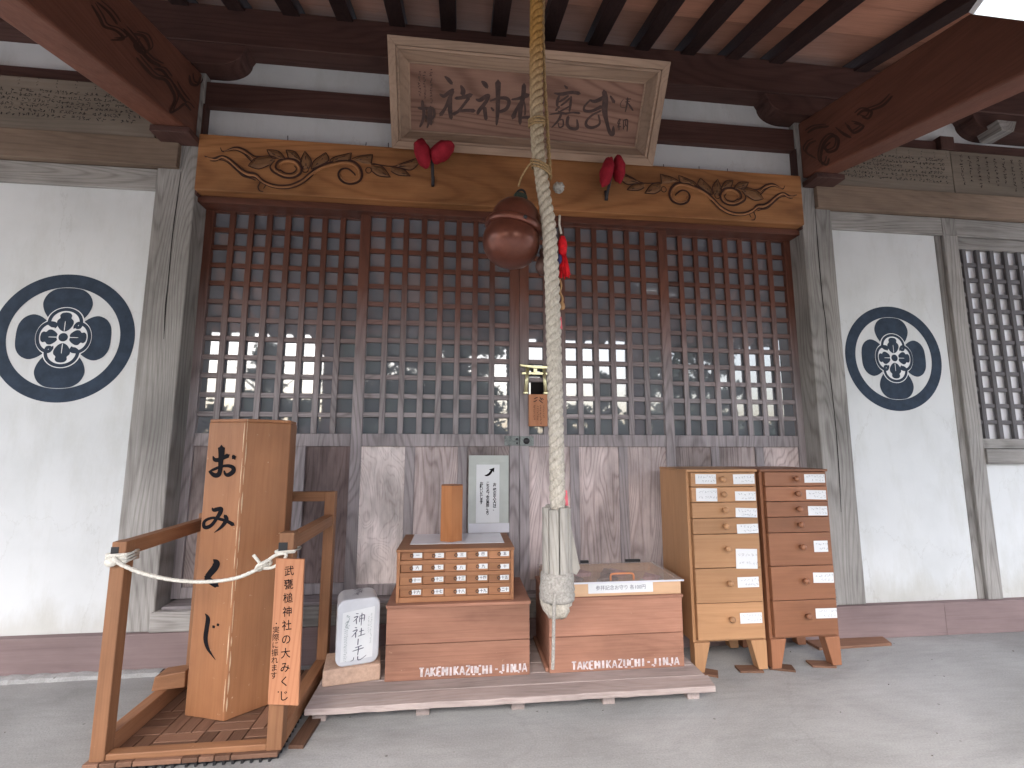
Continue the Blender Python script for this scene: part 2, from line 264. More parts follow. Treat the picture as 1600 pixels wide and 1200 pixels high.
M['lock'] = plain('grey metal lock', (.20,.22,.215), rough=.55, metal=.5, var=.5, vscale=40)
M['red'] = plain('red cloth', (.27,.016,.028), rough=.8, spec=.15, var=.25, vscale=25, bump=.3, bscale=200)
M['redb'] = plain('bright red thread', (.62,.012,.020), rough=.7, spec=.2, var=.3, vscale=60, bump=.5, bscale=200)
M['navy'] = plain('navy thread', (.03,.03,.12), rough=.7, var=.3)
M['pink'] = plain('pink paper', (.75,.16,.20), rough=.7, var=.2)
M['cord'] = plain('white cotton cord', (.66,.63,.56), rough=.9, spec=.1, var=.2, vscale=120, bump=.6, bscale=240)
M['twine'] = plain('straw twine', (.36,.245,.125), rough=.9, spec=.1, var=.35, vscale=140, bump=.7, bscale=260)
M['gknot'] = plain('grey cord', (.36,.34,.31), rough=.9, spec=.1, var=.3, vscale=120, bump=.7, bscale=200)
M['plastic'] = plain('translucent white plastic', (.56,.575,.61), rough=.35, spec=.4, var=.08, vscale=7)
M['sleeve'] = plain('clear plastic sleeve', (.47,.50,.475), rough=.2, spec=.5, var=.10, vscale=6)
M['lsheet'] = plain('laminated sheet', (.66,.665,.72), rough=.25, spec=.5, var=.05, vscale=6)
M['brick'] = plain('pale firebrick', (.50,.345,.26), rough=.9, spec=.1, var=.16, vscale=60, bump=.4, bscale=120)
M['stencil'] = plain('white stencil paint', (.52,.46,.46), rough=.8, var=.42, vscale=55)
M['black'] = plain('black plastic', (.018,.018,.020), rough=.5, var=.2)
M['green'] = plain('green painted pipe', (.035,.05,.038), rough=.5, var=.3)
M['tanw'] = plain('tan wood charm', (.45,.26,.12), rough=.6, var=.2)
M['brownwood'] = plain('brown bronze', (.10,.055,.045), rough=.45, metal=.3, var=.2)
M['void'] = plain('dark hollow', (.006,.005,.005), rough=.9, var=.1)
M['lampw'] = plain('lamp diffuser', (.86,.95,1.0), rough=.4, var=.01, emit=.36)
M['clothA'] = plain('patterned cloth', (.55,.50,.47), rough=.8, var=.3, vscale=40)
M['clothB'] = plain('brown cloth', (.22,.15,.13), rough=.8, var=.3, vscale=40)
M['clothC'] = plain('rose cloth', (.50,.28,.28), rough=.8, var=.3, vscale=40)
M['lid'] = mat_glass('case lid glass', (.42,.34,.31), .5, 1.5)
M['leaf'] = plain('tree leaves', (.045,.085,.035), rough=.6, var=.5, vscale=1.5)
M['bark'] = plain('bark', (.09,.07,.055), rough=.9, var=.3, bump=.5, bscale=30)
M['gravel'] = plain('gravel', (.27,.265,.26), rough=.9, var=.35, vscale=40, bump=.6, bscale=60)
M['speck'] = plain('dirt', (.12,.105,.09), rough=.9, var=.3)

# ------------------------------------------------------------------ mesh helper
class MB:
    def __init__(s): s.bm = bmesh.new()
    def box(s, x0, x1, y0, y1, z0, z1, mat=None):
        vs = [s.bm.verts.new(p) for p in ((x0,y0,z0),(x1,y0,z0),(x1,y1,z0),(x0,y1,z0),(x0,y0,z1),(x1,y0,z1),(x1,y1,z1),(x0,y1,z1))]
        if mat is not None:
            for v in vs: v.co = mat @ v.co
        for f in ((3,2,1,0),(4,5,6,7),(0,1,5,4),(1,2,6,5),(2,3,7,6),(3,0,4,7)): s.bm.faces.new([vs[i] for i in f])
        return s
    def hexa(s, pts):   # eight corners, same order as box
        vs = [s.bm.verts.new(p) for p in pts]
        for f in ((3,2,1,0),(4,5,6,7),(0,1,5,4),(1,2,6,5),(2,3,7,6),(3,0,4,7)): s.bm.faces.new([vs[i] for i in f])
        return s
    def prism(s, pts, d):   # polygon of 3-D points extruded by vector d
        d = Vector(d); a = [s.bm.verts.new(p) for p in pts]; b = [s.bm.verts.new(Vector(p)+d) for p in pts]
        n = len(a); s.bm.faces.new(a[::-1]); s.bm.faces.new(b)
        for i in range(n): s.bm.faces.new((a[i], a[(i+1) % n], b[(i+1) % n], b[i]))
        return s
    def poly(s, pts):
        s.bm.faces.new([s.bm.verts.new(p) for p in pts]); return s
    def tube(s, path, rad, n=8, cap=True, squash=None):
        path = [Vector(p) for p in path]; rings = []
        up = None
        for i, p in enumerate(path):
            t = (path[min(i+1, len(path)-1)] - path[max(i-1, 0)])
            if t.length < 1e-9: t = Vector((0,0,1))
            t.normalize()
            if up is None: up = Vector((1,0,0)) if abs(t.x) < .9 else Vector((0,1,0))
            a = (up - t*up.dot(t)); a.normalize(); b = t.cross(a); up = a
            r = rad[i] if isinstance(rad, (list, tuple)) else rad
            rings.append([s.bm.verts.new(p + a*(r*math.cos(2*math.pi*k/n)) + b*(r*math.sin(2*math.pi*k/n))) for k in range(n)])
        for i in range(len(rings)-1):
            for k in range(n): s.bm.faces.new((rings[i][k], rings[i][(k+1) % n], rings[i+1][(k+1) % n], rings[i+1][k]))
        if cap and len(rings) > 1: s.bm.faces.new(rings[0][::-1]); s.bm.faces.new(rings[-1])
        return s
    def lathe(s, prof, n=32, mat=Matrix()):   # prof [(r,z)]
        rings = []
        for r, z in prof:
            if r < 1e-6: rings.append([s.bm.verts.new(mat @ Vector((0,0,z)))])
            else: rings.append([s.bm.verts.new(mat @ Vector((r*math.cos(2*math.pi*k/n), r*math.sin(2*math.pi*k/n), z))) for k in range(n)])
        for a, b in zip(rings, rings[1:]):
            for k in range(n):
                k2 = (k+1) % n
                if len(a) == 1 and len(b) == 1: continue
                if len(a) == 1: s.bm.faces.new((a[0], b[k2], b[k]))
                elif len(b) == 1: s.bm.faces.new((a[k], a[k2], b[0]))
                else: s.bm.faces.new((a[k], a[k2], b[k2], b[k]))
        return s
    def ball(s, c, r, n=12, sq=(1,1,1), mat=Matrix()):
        prof = [(math.sin(math.pi*i/n)*1.0, -math.cos(math.pi*i/n)) for i in range(n+1)]
        mm = Matrix.Translation(c) @ mat @ Matrix.Diagonal((r*sq[0], r*sq[1], r*sq[2], 1))
        return s.lathe(prof, n*2, mm)
    def build(s, name, mat, parent=None, bevel=0.0, smooth=False, seg=2):
        off = Vector((0,0,0)); p = parent
        while p is not None: off += p.location; p = p.parent
        bmesh.ops.translate(s.bm, verts=s.bm.verts, vec=-off)
        bmesh.ops.recalc_face_normals(s.bm, faces=s.bm.faces)
        me = bpy.data.meshes.new(name); s.bm.to_mesh(me); s.bm.free()
        if mat is not None: me.materials.append(mat)
        if smooth:
            for f in me.polygons: f.use_smooth = True
        o = bpy.data.objects.new(name, me); col.objects.link(o); o.parent = parent
        if bevel > 0:
            b = o.modifiers.new('edge', 'BEVEL'); b.width = bevel; b.segments = seg; b.limit_method = 'ANGLE'; b.angle_limit = R(40)
        return o
def catmull(pts, k=6):
    n = len(pts); out = []
    for i in range(n-1):
        p0, p1, p2, p3 = pts[max(i-1,0)], pts[i], pts[i+1], pts[min(i+2,n-1)]
        for j in range(k):
            t = j/k; out.append(tuple(.5*((2*b)+(-a+c)*t+(2*a-5*b+4*c-d)*t*t+(-a+3*b-3*c+d)*t**3) for a, b, c, d in zip(p0, p1, p2, p3)))
    out.append(tuple(pts[-1])); return out
class Ink:
    """brush strokes lying on a surface; every stroke sits a hair above the last so none share a plane"""
    def __init__(s, fn, d0=.0006, dd=.00012): s.mb = MB(); s.fn = fn; s.d = d0; s.dd = dd   # fn(u,v,d)->Vector
    def stroke(s, pts, k=6, round_=True):      # pts (u,v,width)
        P = catmull(pts, k) if len(pts) > 2 else catmull([pts[0], tuple((a+b)/2 for a, b in zip(*pts)), pts[1]], k)
        n = len(P); L, Rr = [], []
        for i, (u, v, w_) in enumerate(P):
            a = P[max(i-1,0)]; b = P[min(i+1,n-1)]
            tu, tv = b[0]-a[0], b[1]-a[1]; l = math.hypot(tu, tv) or 1; tu /= l; tv /= l
            h = max(w_, 0)*.5
            if round_ and (i == 0 or i == n-1): h *= .55
            dd = s.d + i*4e-6
            L.append(s.mb.bm.verts.new(s.fn(u-tv*h, v+tu*h, dd))); Rr.append(s.mb.bm.verts.new(s.fn(u+tv*h, v-tu*h, dd)))
        for i in range(n-1):
            s.mb.bm.faces.new((L[i], Rr[i], Rr[i+1], L[i+1]))
        if round_:
            for i, j, sg in ((0, 1, -1), (n-1, n-2, 1)):
                u, v, w_ = P[i]; tu, tv = P[i][0]-P[j][0], P[i][1]-P[j][1]; l = math.hypot(tu, tv) or 1
                tip = s.mb.bm.verts.new(s.fn(u+tu/l*w_*.35, v+tv/l*w_*.35, s.d))
                s.mb.bm.faces.new((L[i], Rr[i], tip))
        s.d += s.dd
    def line(s, pts, w_, k=6): s.stroke([(p[0], p[1], w_) for p in pts], k)
    def poly(s, pts):
        s.mb.bm.faces.new([s.mb.bm.verts.new(s.fn(u, v, s.d)) for u, v in pts]); s.d += s.dd
    def dome(s, pts, hgt):       # a carved leaf: rim on the surface, middle swelling outward
        n = len(pts); cu = sum(p[0] for p in pts)/n; cv = sum(p[1] for p in pts)/n; add = s.mb.bm.verts.new
        rim = [add(s.fn(u, v, s.d)) for u, v in pts]; mid = [add(s.fn(cu+(u-cu)*.6, cv+(v-cv)*.6, s.d+hgt*.8)) for u, v in pts]; c = add(s.fn(cu, cv, s.d+hgt))
        for i in range(n):
            j = (i+1) % n; s.mb.bm.faces.new((rim[i], rim[j], mid[j], mid[i])); s.mb.bm.faces.new((mid[i], mid[j], c))
        s.d += s.dd
    def ridge(s, pts, hgt, k=6): # a rounded raised moulding following a line
        P = catmull(pts, k); prev = None
        for i, (u, v, w_) in enumerate(P):
            a = P[max(i-1,0)]; b = P[min(i+1,len(P)-1)]; tu, tv = b[0]-a[0], b[1]-a[1]; l = math.hypot(tu, tv) or 1; tu /= l; tv /= l
            row = [s.mb.bm.verts.new(s.fn(u-tv*w_*x, v+tu*w_*x, s.d+hgt*h)) for x, h in ((-.5,0),(-.3,.75),(0,1),(.3,.75),(.5,0))]
            if prev:
                for j in range(4): s.mb.bm.faces.new((prev[j], prev[j+1], row[j+1], row[j]))
            prev = row
        s.d += s.dd
    def disc(s, u, v, ru, rv=None, n=32):
        rv = rv or ru
        s.poly([(u+ru*math.cos(2*math.pi*i/n), v+rv*math.sin(2*math.pi*i/n)) for i in range(n)])
    def scribble(s, u, v, h, w_=None, n=5):      # an illegible handwritten character
        w_ = w_ or h*.13
        for i in range(n):
            a = (u+rnd.uniform(-.42,.42)*h, v+rnd.uniform(-.45,.45)*h)
            t = rnd.choice((0, .1, -.25, 1.57, 1.45, .7, -.7)); l = h*rnd.uniform(.3,.75)
            b = (a[0]+l*math.cos(t)*.5, a[1]+l*math.sin(t)*.5); c = (a[0]-l*math.cos(t)*.5, a[1]-l*math.sin(t)*.5)
            s.stroke([(b[0], b[1], w_), (c[0], c[1], w_*.8)], 2, False)
    def build(s, name, mat, parent=None):
        off = Vector((0,0,0)); p = parent
        while p is not None: off += p.location; p = p.parent
        bmesh.ops.translate(s.mb.bm, verts=s.mb.bm.verts, vec=-off)
        me = bpy.data.meshes.new(name); s.mb.bm.to_mesh(me); s.mb.bm.free(); me.materials.append(mat)
        o = bpy.data.objects.new(name, me); col.objects.link(o); o.parent = parent; return o
def plane_fn(P0, U, V, Nn):
    P0, U, V, Nn = Vector(P0), Vector(U), Vector(V), Vector(Nn)
    return lambda u, v, d: P0 + U*u + V*v + Nn*d
def front(y): return plane_fn((0, y, 0), (1,0,0), (0,0,1), (0,-1,0))
def pixfn(P0, Nn, ox, oy, sc):      # traced coordinates -> point on a real surface
    Nv = Vector(Nn).normalized()
    return lambda u, v, d: at(ox+u/sc, oy+v/sc, P0, Nv) + Nv*d
def text(name, body, size, fn, u, v, mat, parent, vertical=False, bold=0.0, d=.0012, line=1.0, sx=1.0, spacing=1.0, rot=0.0):
    cu = bpy.data.curves.new(name, 'FONT'); cu.body = '\n'.join(body) if vertical else body
    cu.size = size; cu.align_x = 'CENTER'; cu.align_y = 'CENTER'; cu.offset = bold; cu.space_line = line; cu.space_character = spacing; cu.resolution_u = 3
    o = bpy.data.objects.new(name, cu); col.objects.link(o)
    dg = bpy.context.evaluated_depsgraph_get(); me = bpy.data.meshes.new_from_object(o.evaluated_get(dg))
    bpy.data.objects.remove(o); bpy.data.curves.remove(cu)
    off = Vector((0,0,0)); p = parent
    while p is not None: off += p.location; p = p.parent
    cr, sr = math.cos(rot), math.sin(rot)
    for i, vv in enumerate(me.vertices):
        x, y = vv.co.x*sx, vv.co.y
        vv.co = fn(u+x*cr-y*sr, v+x*sr+y*cr, d) - off
    me.materials.clear(); me.materials.append(mat); me.name = name
    q = bpy.data.objects.new(name, me); col.objects.link(q); q.parent = parent
    return q
def thing(name, label, cat, loc, group=None):
    o = bpy.data.objects.new(name, None); col.objects.link(o); o.location = loc; o.empty_display_size = .1
    return tag(o, label, cat, group)
def tag(o, label=None, cat=None, group=None, kind=None):
    if label: o['label'] = label
    if cat: o['category'] = cat
    if group: o['group'] = group
    if kind: o['kind'] = kind
    return o
def copy_tree(o, parent=None):
    c = o.copy(); col.objects.link(c); c.parent = parent
    for ch in list(o.children): copy_tree(ch, c)
    return c

# ================================================================== the setting
b = MB(); b.box(-60, 60, -90, 30, -.25, -.15); tag(b.build('ground', M['gravel']), kind='structure')
b = MB(); b.box(-7, 8, -3.3, .05, -.149, 0.0); tag(b.build('porch_floor', M['concrete']), kind='structure')
b = MB(); n = 140; rows = []
for i in range(n+1):      # rough mortar lip where the floor meets the sill beam (left bay)
    x = -4.2+i*(2.86/n); yy = -.055+.010*math.sin(x*3.1)+rnd.uniform(-.003,.003); zz = .019+rnd.uniform(-.003,.003)
    rows.append([b.bm.verts.new(p) for p in ((x, yy-.022, -.01), (x, yy-.004, zz*.72), (x, yy+.016, zz), (x, .03, zz+.003))])
for a, c in zip(rows, rows[1:]):
    for j in range(3): b.bm.faces.new((a[j], c[j], c[j+1], a[j+1]))
tag(b.build('floor_kerb', M['concrete']), kind='structure')
b = MB()
for i in range(30):
    x, y = rnd.uniform(-2.2, 3.2), -rnd.uniform(.1, 1.4)
    r = rnd.uniform(.002, .0045); b.ball((x, y, r*.3), r, 4, (1, rnd.uniform(.6,1.3), .6))
o = b.build('floor_grit', M['speck']); tag(o, 'dark grit and leaf crumbs scattered over the concrete floor', 'grit', kind='stuff')

# ================================================================== shrine hall
XL, XR = -1.514, 2.164        # main post centres
PW = .098
hall = thing('shrine_hall', 'timber shrine hall with white plaster walls, lattice doors and deep porch roof', 'shrine', (.325, 0, 0))
def part(mb, name, mat, bevel=.003, parent=None, smooth=False): return mb.build(name, mat, parent or hall, bevel, smooth)
# base beam (reddish) and plaster panels
for xa, xb in ((-6, -1.0), (-.9997, 2.72), (2.7203, 6.6)):
    part(MB().box(xa, xb, -.02, .2, .0, .172), 'base_beam', M['baseX'])
part(MB().box(-6, XL-PW-.0015, .022, .09, .172, 2.374), 'wall_panel', M['plaster'], 0)
part(MB().box(XR+PW+.0015, 3.005, .022, .09, .172, 2.374), 'wall_panel', M['plaster'], 0)
part(MB().box(3.13, 6.6, .022, .09, .172, .94), 'wall_panel', M['plaster'], 0)
part(MB().box(-6, XL-PW, .05, .1, 2.90, 3.2), 'upper_wall_panel', M['plaster'], 0)
part(MB().box(XL+PW, XR-PW, .05, .1, 2.68, 3.2), 'upper_wall_panel', M['plaster'], 0)
part(MB().box(XR+PW, 6.6, .05, .1, 2.90, 3.2), 'upper_wall_panel', M['plaster'], 0)
# posts
def crack(par, pts, y, w_=.006):
    ink = Ink(front(y), .0009)
    P = []
    for i, p in enumerate(pts):
        q = atY(p[0], p[1], y); P.append((q.x, q.z, w_*(.35 if i in (0, len(pts)-1) else rnd.uniform(.7, 1.2))))
    ink.stroke(P, 8, False); ink.build('drying_crack', M['void'], par)
for x, cr in ((XL, [(283,268),(276,320),(270,365),(263,440),(259,480),(256,530)]), (XR, [(1273,322),(1279,400),(1285,467),(1290,505),(1297,585),(1305,660),(1311,740),(1314,800)])):
    p = part(MB().box(x-PW, x+PW, 0, .2, .172, 3.07), 'post', M['greyZ'], .006)
    crack(p, cr, 0)
part(MB().box(3.03, 3.13, .0, .15, .172, 2.374), 'slim_post', M['greyZ'], .004)
part(MB().box(2.985, 3.03, .018, .12, .172, 2.374), 'slim_post_trim', M['greyZ'], .003)
# head rails, nageshi rails
for xa, xb in ((-6, XL-PW), (XR+PW, 3.03), (3.13, 6.6)):
    part(MB().box(xa, xb, .004, .15, 2.374, 2.49), 'head_rail', M['greyX'])
part(MB().box(3.03, 3.13, .002, .15, 2.374, 2.49), 'head_rail', M['greyZ'])
for xa, xb in ((-6, -1.503), (2.158, 6.6)):
    part(MB().box(xa, xb, -.028, .12, 2.494, 2.648), 'tie_rail', M['railX'])
# dark horizontal band high up, all three bays
for xa, xb in ((-6, XL-PW), (XL+PW, XR-PW), (XR+PW, 6.6)):
    part(MB().box(xa, xb, .012, .12, 2.885 if abs(xa) < 2 else 2.955, 3.028), 'upper_rail', M['darkX'])
for x in (-2.55, 3.12, 3.9, -3.3):
    part(MB().box(x-.05, x+.05, -.02, .1, 2.952, 3.045), 'rail_stub', M['darkZ'])
# roof plate beam and boat brackets
part(MB().box(-6, 6.6, -.075, .15, 3.196, 3.42), 'roof_beam', M['darkX'], .005)
for x, wd in ((XL, .33), (XR, .33), (3.60, .34), (-3.0, .34)):
    pr = [(x-wd, 3.1955)]
    for i in range(9):
        a = math.pi/2*i/8; pr.append((x-wd+.015+.15*(1-math.cos(a)), 3.17-.10*math.sin(a)))
    for i in range(8, -1, -1):
        a = math.pi/2*i/8; pr.append((x+wd-.015-.15*(1-math.cos(a)), 3.17-.10*math.sin(a)))
    pr.append((x+wd, 3.1955))
    part(MB().prism([(u, -.068, v) for u, v in pr], (0, .2, 0)), 'boat_bracket', M['darkX'], .003)
part(MB().hexa([(3.385,-.13,3.03),(3.47,-.13,3.03),(3.47,.0,3.03),(3.385,.0,3.03),(3.36,-.13,3.10),(3.50,-.13,3.10),(3.50,.0,3.10),(3.36,.0,3.10)]), 'bearing_block', M['greyY'], .003)
# sloped porch: beams, rafters, boards, eave
SL = .292; CS = .225
def slope_box(xa, xb, ya, yb, z0, z1, sl):   # z given at y = 0
    return MB().hexa([(xa,ya,z0+sl*ya),(xb,ya,z0+sl*ya),(xb,yb,z0+sl*yb),(xa,yb,z0+sl*yb),(xa,ya,z1+sl*ya),(xb,ya,z1+sl*ya),(xb,yb,z1+sl*yb),(xa,yb,z1+sl*yb)])
YE = -3.45
for xa, xb in ((-1.590, -1.432), (2.088, 2.240)):
    k = part(slope_box(xa, xb, -2.95, -.0, 2.690, 3.06, CS), 'porch_beam', M['koryoY'], .012)
    pl = [('L', 0)] if xa < 0 else [('R', 0)]
    if xa < 0:
        ink = Ink(pixfn((-1.432,0,0), (1,0,0), 0, 0, 4), .0012, .00015)
        for s_ in ([(570,30,6),(620,110,14),(650,165,12),(720,190,10),(770,240,14),(690,250,6)], [(600,10,6),(680,80,12),(730,150,10)],
                   [(770,180,8),(830,250,16),(880,320,14),(940,380,16),(1000,410,10)], [(830,210,8),(900,230,14),(930,300,10),(890,330,14),(840,290,12),(850,250,8)],
                   [(850,360,8),(900,420,14),(960,480,12),(1030,500,14),(1070,560,14),(1090,620,12),(1060,700,10),(1110,680,10),(1150,650,10),(1190,690,8)],
                   [(960,430,8),(1010,440,12),(1050,490,12)], [(1180,470,8),(1190,520,14),(1230,530,10),(1250,480,8)], [(1080,520,8),(1120,590,14),(1160,640,10)]):
            ink.stroke([(a_, b_2, c_2*1.5) for a_, b_2, c_2 in s_]); ink.stroke([(a_+22, b_2-14, c_2*.8) for a_, b_2, c_2 in s_])
        ink.build('scroll_carving', M['burn'], k)
    else:
        ink = Ink(pixfn((2.088,0,0), (-1,0,0), 1200, 0, 4), .0012, .00015)
        for s_ in ([(340,1030,6),(330,980,12),(350,900,14),(400,850,14),(440,870,14),(430,930,12),(380,950,12),(360,920,10),(390,890,8)],
                   [(300,990,6),(240,950,10),(260,900,10),(300,880,8)], [(440,810,8),(480,840,14),(520,860,10)], [(500,780,8),(540,830,12),(600,790,10),(540,770,8)],
                   [(560,720,8),(600,690,12),(650,700,12),(630,740,10),(590,730,6)], [(640,690,8),(720,660,12),(780,600,8)], [(250,830,8),(300,800,12),(380,790,10)], [(330,1010,8),(370,1030,10),(385,990,8)]):
            ink.stroke([(a_, b_2, c_2*1.4) for a_, b_2, c_2 in s_]); ink.stroke([(a_-16, b_2-14, c_2*.8) for a_, b_2, c_2 in s_])
        ink.build('scroll_carving', M['burn'], k)
    part(MB().box(xa-.004, xb+.03, -.12, -.002, 2.628, 2.662), 'beam_corbel', M['darkY'], .004)
for i in range(27):
    x = .325 + (i-13)*.2875 + .15
    if x > 2.06 and x < 2.27: continue
    part(slope_box(x-.044, x+.044, YE, .12, 3.418, 3.50, SL), 'rafter', M['raftY'], .003)
for i in range(16):        # ceiling boards across the rafters
    ya, yb = YE+i*.225, YE+(i+1)*.225-.002
    part(slope_box(-3.7, 4.35, ya, yb, 3.5005, 3.518, SL), 'ceiling_board', M['ceilX'], 0)
for xa, xb in ((-6.4, -3.703), (4.353, 7.0)):     # lower main eaves on both sides of the porch
    part(slope_box(xa, xb, -1.35, .12, 3.5005, 3.53, .25), 'eave_board', M['ceilX'], 0)
part(slope_box(-3.9, 4.55, YE-.1, .3, 3.53, 3.72, SL), 'porch_roof', M['darkX'], 0)
part(slope_box(-6.6, -3.905, -1.5, .3, 3.545, 3.72, .25), 'eave_roof', M['darkX'], 0)
part(slope_box(4.555, 7.2, -1.5, .3, 3.545, 3.72, .25), 'eave_roof', M['darkX'], 0)
part(MB().box(-2.2, 2.85, -2.98, -2.82, 2.40, 2.56), 'porch_front_beam', M['koryoX'], .01)
for x in (-1.511, 2.164): part(MB().box(x-.085, x+.085, -2.985, -2.815, -.05, 2.40), 'porch_post', M['koryoZ'], .008)
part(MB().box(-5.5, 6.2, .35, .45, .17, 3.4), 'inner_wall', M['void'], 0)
# carved lintel
lint = part(MB().box(XL+PW+.012, XR-PW-.012, -.03, .14, 2.372, 2.688), 'carved_lintel', M['carvedX'], .004)
part(MB().box(XL+PW+.0005, XL+PW+.0115, .0, .14, 2.36, 2.886), 'post_fillet', M['darkZ'], 0)
part(MB().box(XR-PW-.0115, XR-PW-.0005, .0, .14, 2.36, 2.886), 'post_fillet', M['darkZ'], 0)
MIDX = .325
def carve(mirror):
    base = pixfn((0,-.03,0), (0,-1,0), 300, 200, 4)
    def fn(u, v, d):
        p = base(u, v, d)
        if mirror: p.x = 2*MIDX - p.x
        return p
    leaf = Ink(fn, .0008, .0002)
    for pts in ([(470,140),(545,150),(592,205),(560,195),(500,190)], [(590,142),(650,155),(688,215),(640,196),(600,190)], [(708,150),(748,205),(738,255),(700,262),(680,215)],
                [(838,158),(858,205),(800,240),(750,262),(765,210)], [(998,160),(992,205),(920,205),(865,222),(885,190)], [(1130,170),(1122,228),(1070,222),(1010,200),(1050,180)],
                [(1120,232),(1190,245),(1242,312),(1170,305),(1125,275)], [(1240,245),(1320,262),(1365,305),(1290,300),(1245,275)], [(1250,242),(1330,220),(1400,196),(1420,222),(1370,268),(1300,255)],
                [(355,242),(400,195),(480,180),(530,190),(490,235),(420,262)]):
        leaf.dome(pts, .0085)
    leaf.build('leaf_carving', M['leafstX'], lint)
    vine = Ink(fn, .0004, .0001)
    vine.ridge([(95,188,4),(150,202,10),(195,186,13),(245,214,16),(300,264,17),(348,292,17),(400,302,17),(445,340,17),(515,368,18),(605,371,18),(685,342,18),(750,290,17),(810,252,15),(880,232,14),(950,218,14),(1005,226,15),(1040,258,15),(1050,300,15),(1030,328,13),(985,341,12),(945,325,10),(930,296,7)], .009)
    vine.ridge([(545,255,6),(555,225,12),(595,208,16),(645,217,17),(670,248,17),(667,280,17),(636,299,16),(585,299,15),(545,282,13),(516,262,10)], .009)
    vine.ridge([(205,152,4),(270,134,10),(328,150,12),(385,198,10)], .007)
    vine.build('vine_carving', M['carvedX'], lint)
    g = Ink(fn, .0048, .00012)
    for s_ in ([(80,178,6),(130,195,12),(190,180,15),(240,200,15),(290,242,15),(340,277,15),(400,290,15),(440,328,14),(510,358,14),(600,362,14),(680,333,15),(740,285,15),(800,243,14),(870,218,12),(950,204,12),(1010,213,14),(1052,252,15),(1064,300,15),(1040,340,14),(985,353,13),(935,333,13),(916,293,13),(935,262,12),(975,258,11),(1012,285,10),(1022,300,8)],
               [(115,208,5),(150,208,9),(200,192,9),(250,228,9),(310,285,10),(355,308,9),(395,312,9),(450,350,9),(520,376,9),(610,380,9),(690,350,9),(760,295,8)],
               [(160,200,4),(215,212,7),(270,258,7),(320,303,7),(370,318,7),(400,330,8)],
               [(555,272,6),(525,250,12),(540,212,13),(590,195,13),(650,205,14),(684,245,15),(680,285,14),(640,312,13),(580,312,13),(530,290,13),(500,268,12),(492,240,9),(520,208,6)],
               [(640,238,5),(655,262,8),(630,285,8),(585,285,8),(550,262,8)],
               [(180,125,4),(200,152,8),(270,125,10),(330,138,10),(390,178,9),(440,182,6)], [(205,152,3),(270,142,6),(325,165,8),(380,218,8)], [(300,150,3),(345,172,6),(395,208,6)],
               [(430,345,8),(416,370,9),(425,395,8),(448,400,6)], [(420,345,4),(450,340,7),(462,360,7),(450,382,6)]):
        g.stroke(s_)
    for (u, v, r) in ((710,262,20), (1105,268,18)):
        g.stroke([(u+r*math.cos(a*.7), v+r*math.sin(a*.7), 6) for a in range(10)], 3, False)
    for pts in ([(470,140),(545,150),(592,205)], [(470,140),(500,190),(545,192)], [(590,142),(650,155),(688,215)], [(590,142),(605,192)], [(708,150),(748,205),(738,255)], [(708,150),(680,215),(698,262)],
                [(838,158),(858,205),(800,240),(750,262)], [(838,158),(765,210),(748,262)], [(998,160),(992,205)], [(998,160),(885,190),(862,222)], [(1130,170),(1122,228)], [(1130,170),(1050,180),(1000,198)],
                [(1120,232),(1190,245),(1242,312)], [(1242,312),(1170,305),(1125,275)], [(1240,245),(1320,262),(1365,305)], [(1365,305),(1290,300),(1245,275)], [(1125,225),(1250,246),(1330,220),(1400,196)], [(1400,196),(1420,222),(1370,268),(1300,255)],
                [(355,242),(400,195),(480,180),(530,190)], [(355,242),(420,262),(490,235)], [(430,235),(470,215),(510,205)], [(505,165),(560,190)], [(625,165),(660,195)], [(712,180),(716,245)], [(820,195),(780,235)], [(960,180),(900,205)], [(1100,190),(1050,205)], [(1150,255),(1215,300)], [(1270,265),(1330,295)], [(1300,240),(1380,215)], [(1290,250),(1360,240)]):
        g.stroke([(p[0], p[1], 6.5) for p in pts], 4)
    g.build('scroll_carving', M['burn'], lint)
carve(False); carve(True)
nl = MB()
for px, py in ((325,213),(450,222),(571,233),(607,236),(1037,262),(1137,268),(1092,266),(1240,277)):
    p = atY(px, py, -.01); z0 = 2.683
    nl.tube([(p.x, -.012, z0), (p.x+rnd.uniform(-.004,.004), -.014, z0+rnd.uniform(.022,.04))], .0022, 6)
part(nl, 'nail', M['iron'], 0)
# door track and threshold
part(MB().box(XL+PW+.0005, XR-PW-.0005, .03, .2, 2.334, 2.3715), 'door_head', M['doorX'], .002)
part(MB().box(XL+PW-.012, XR-PW+.012, -.012, .22, .1725, .262), 'threshold', M['greyX'], .004)
part(MB().box(XL+PW+.02, XR-PW-.02, .015, .2, .2625, .278), 'threshold_track', M['doorX'], .002)
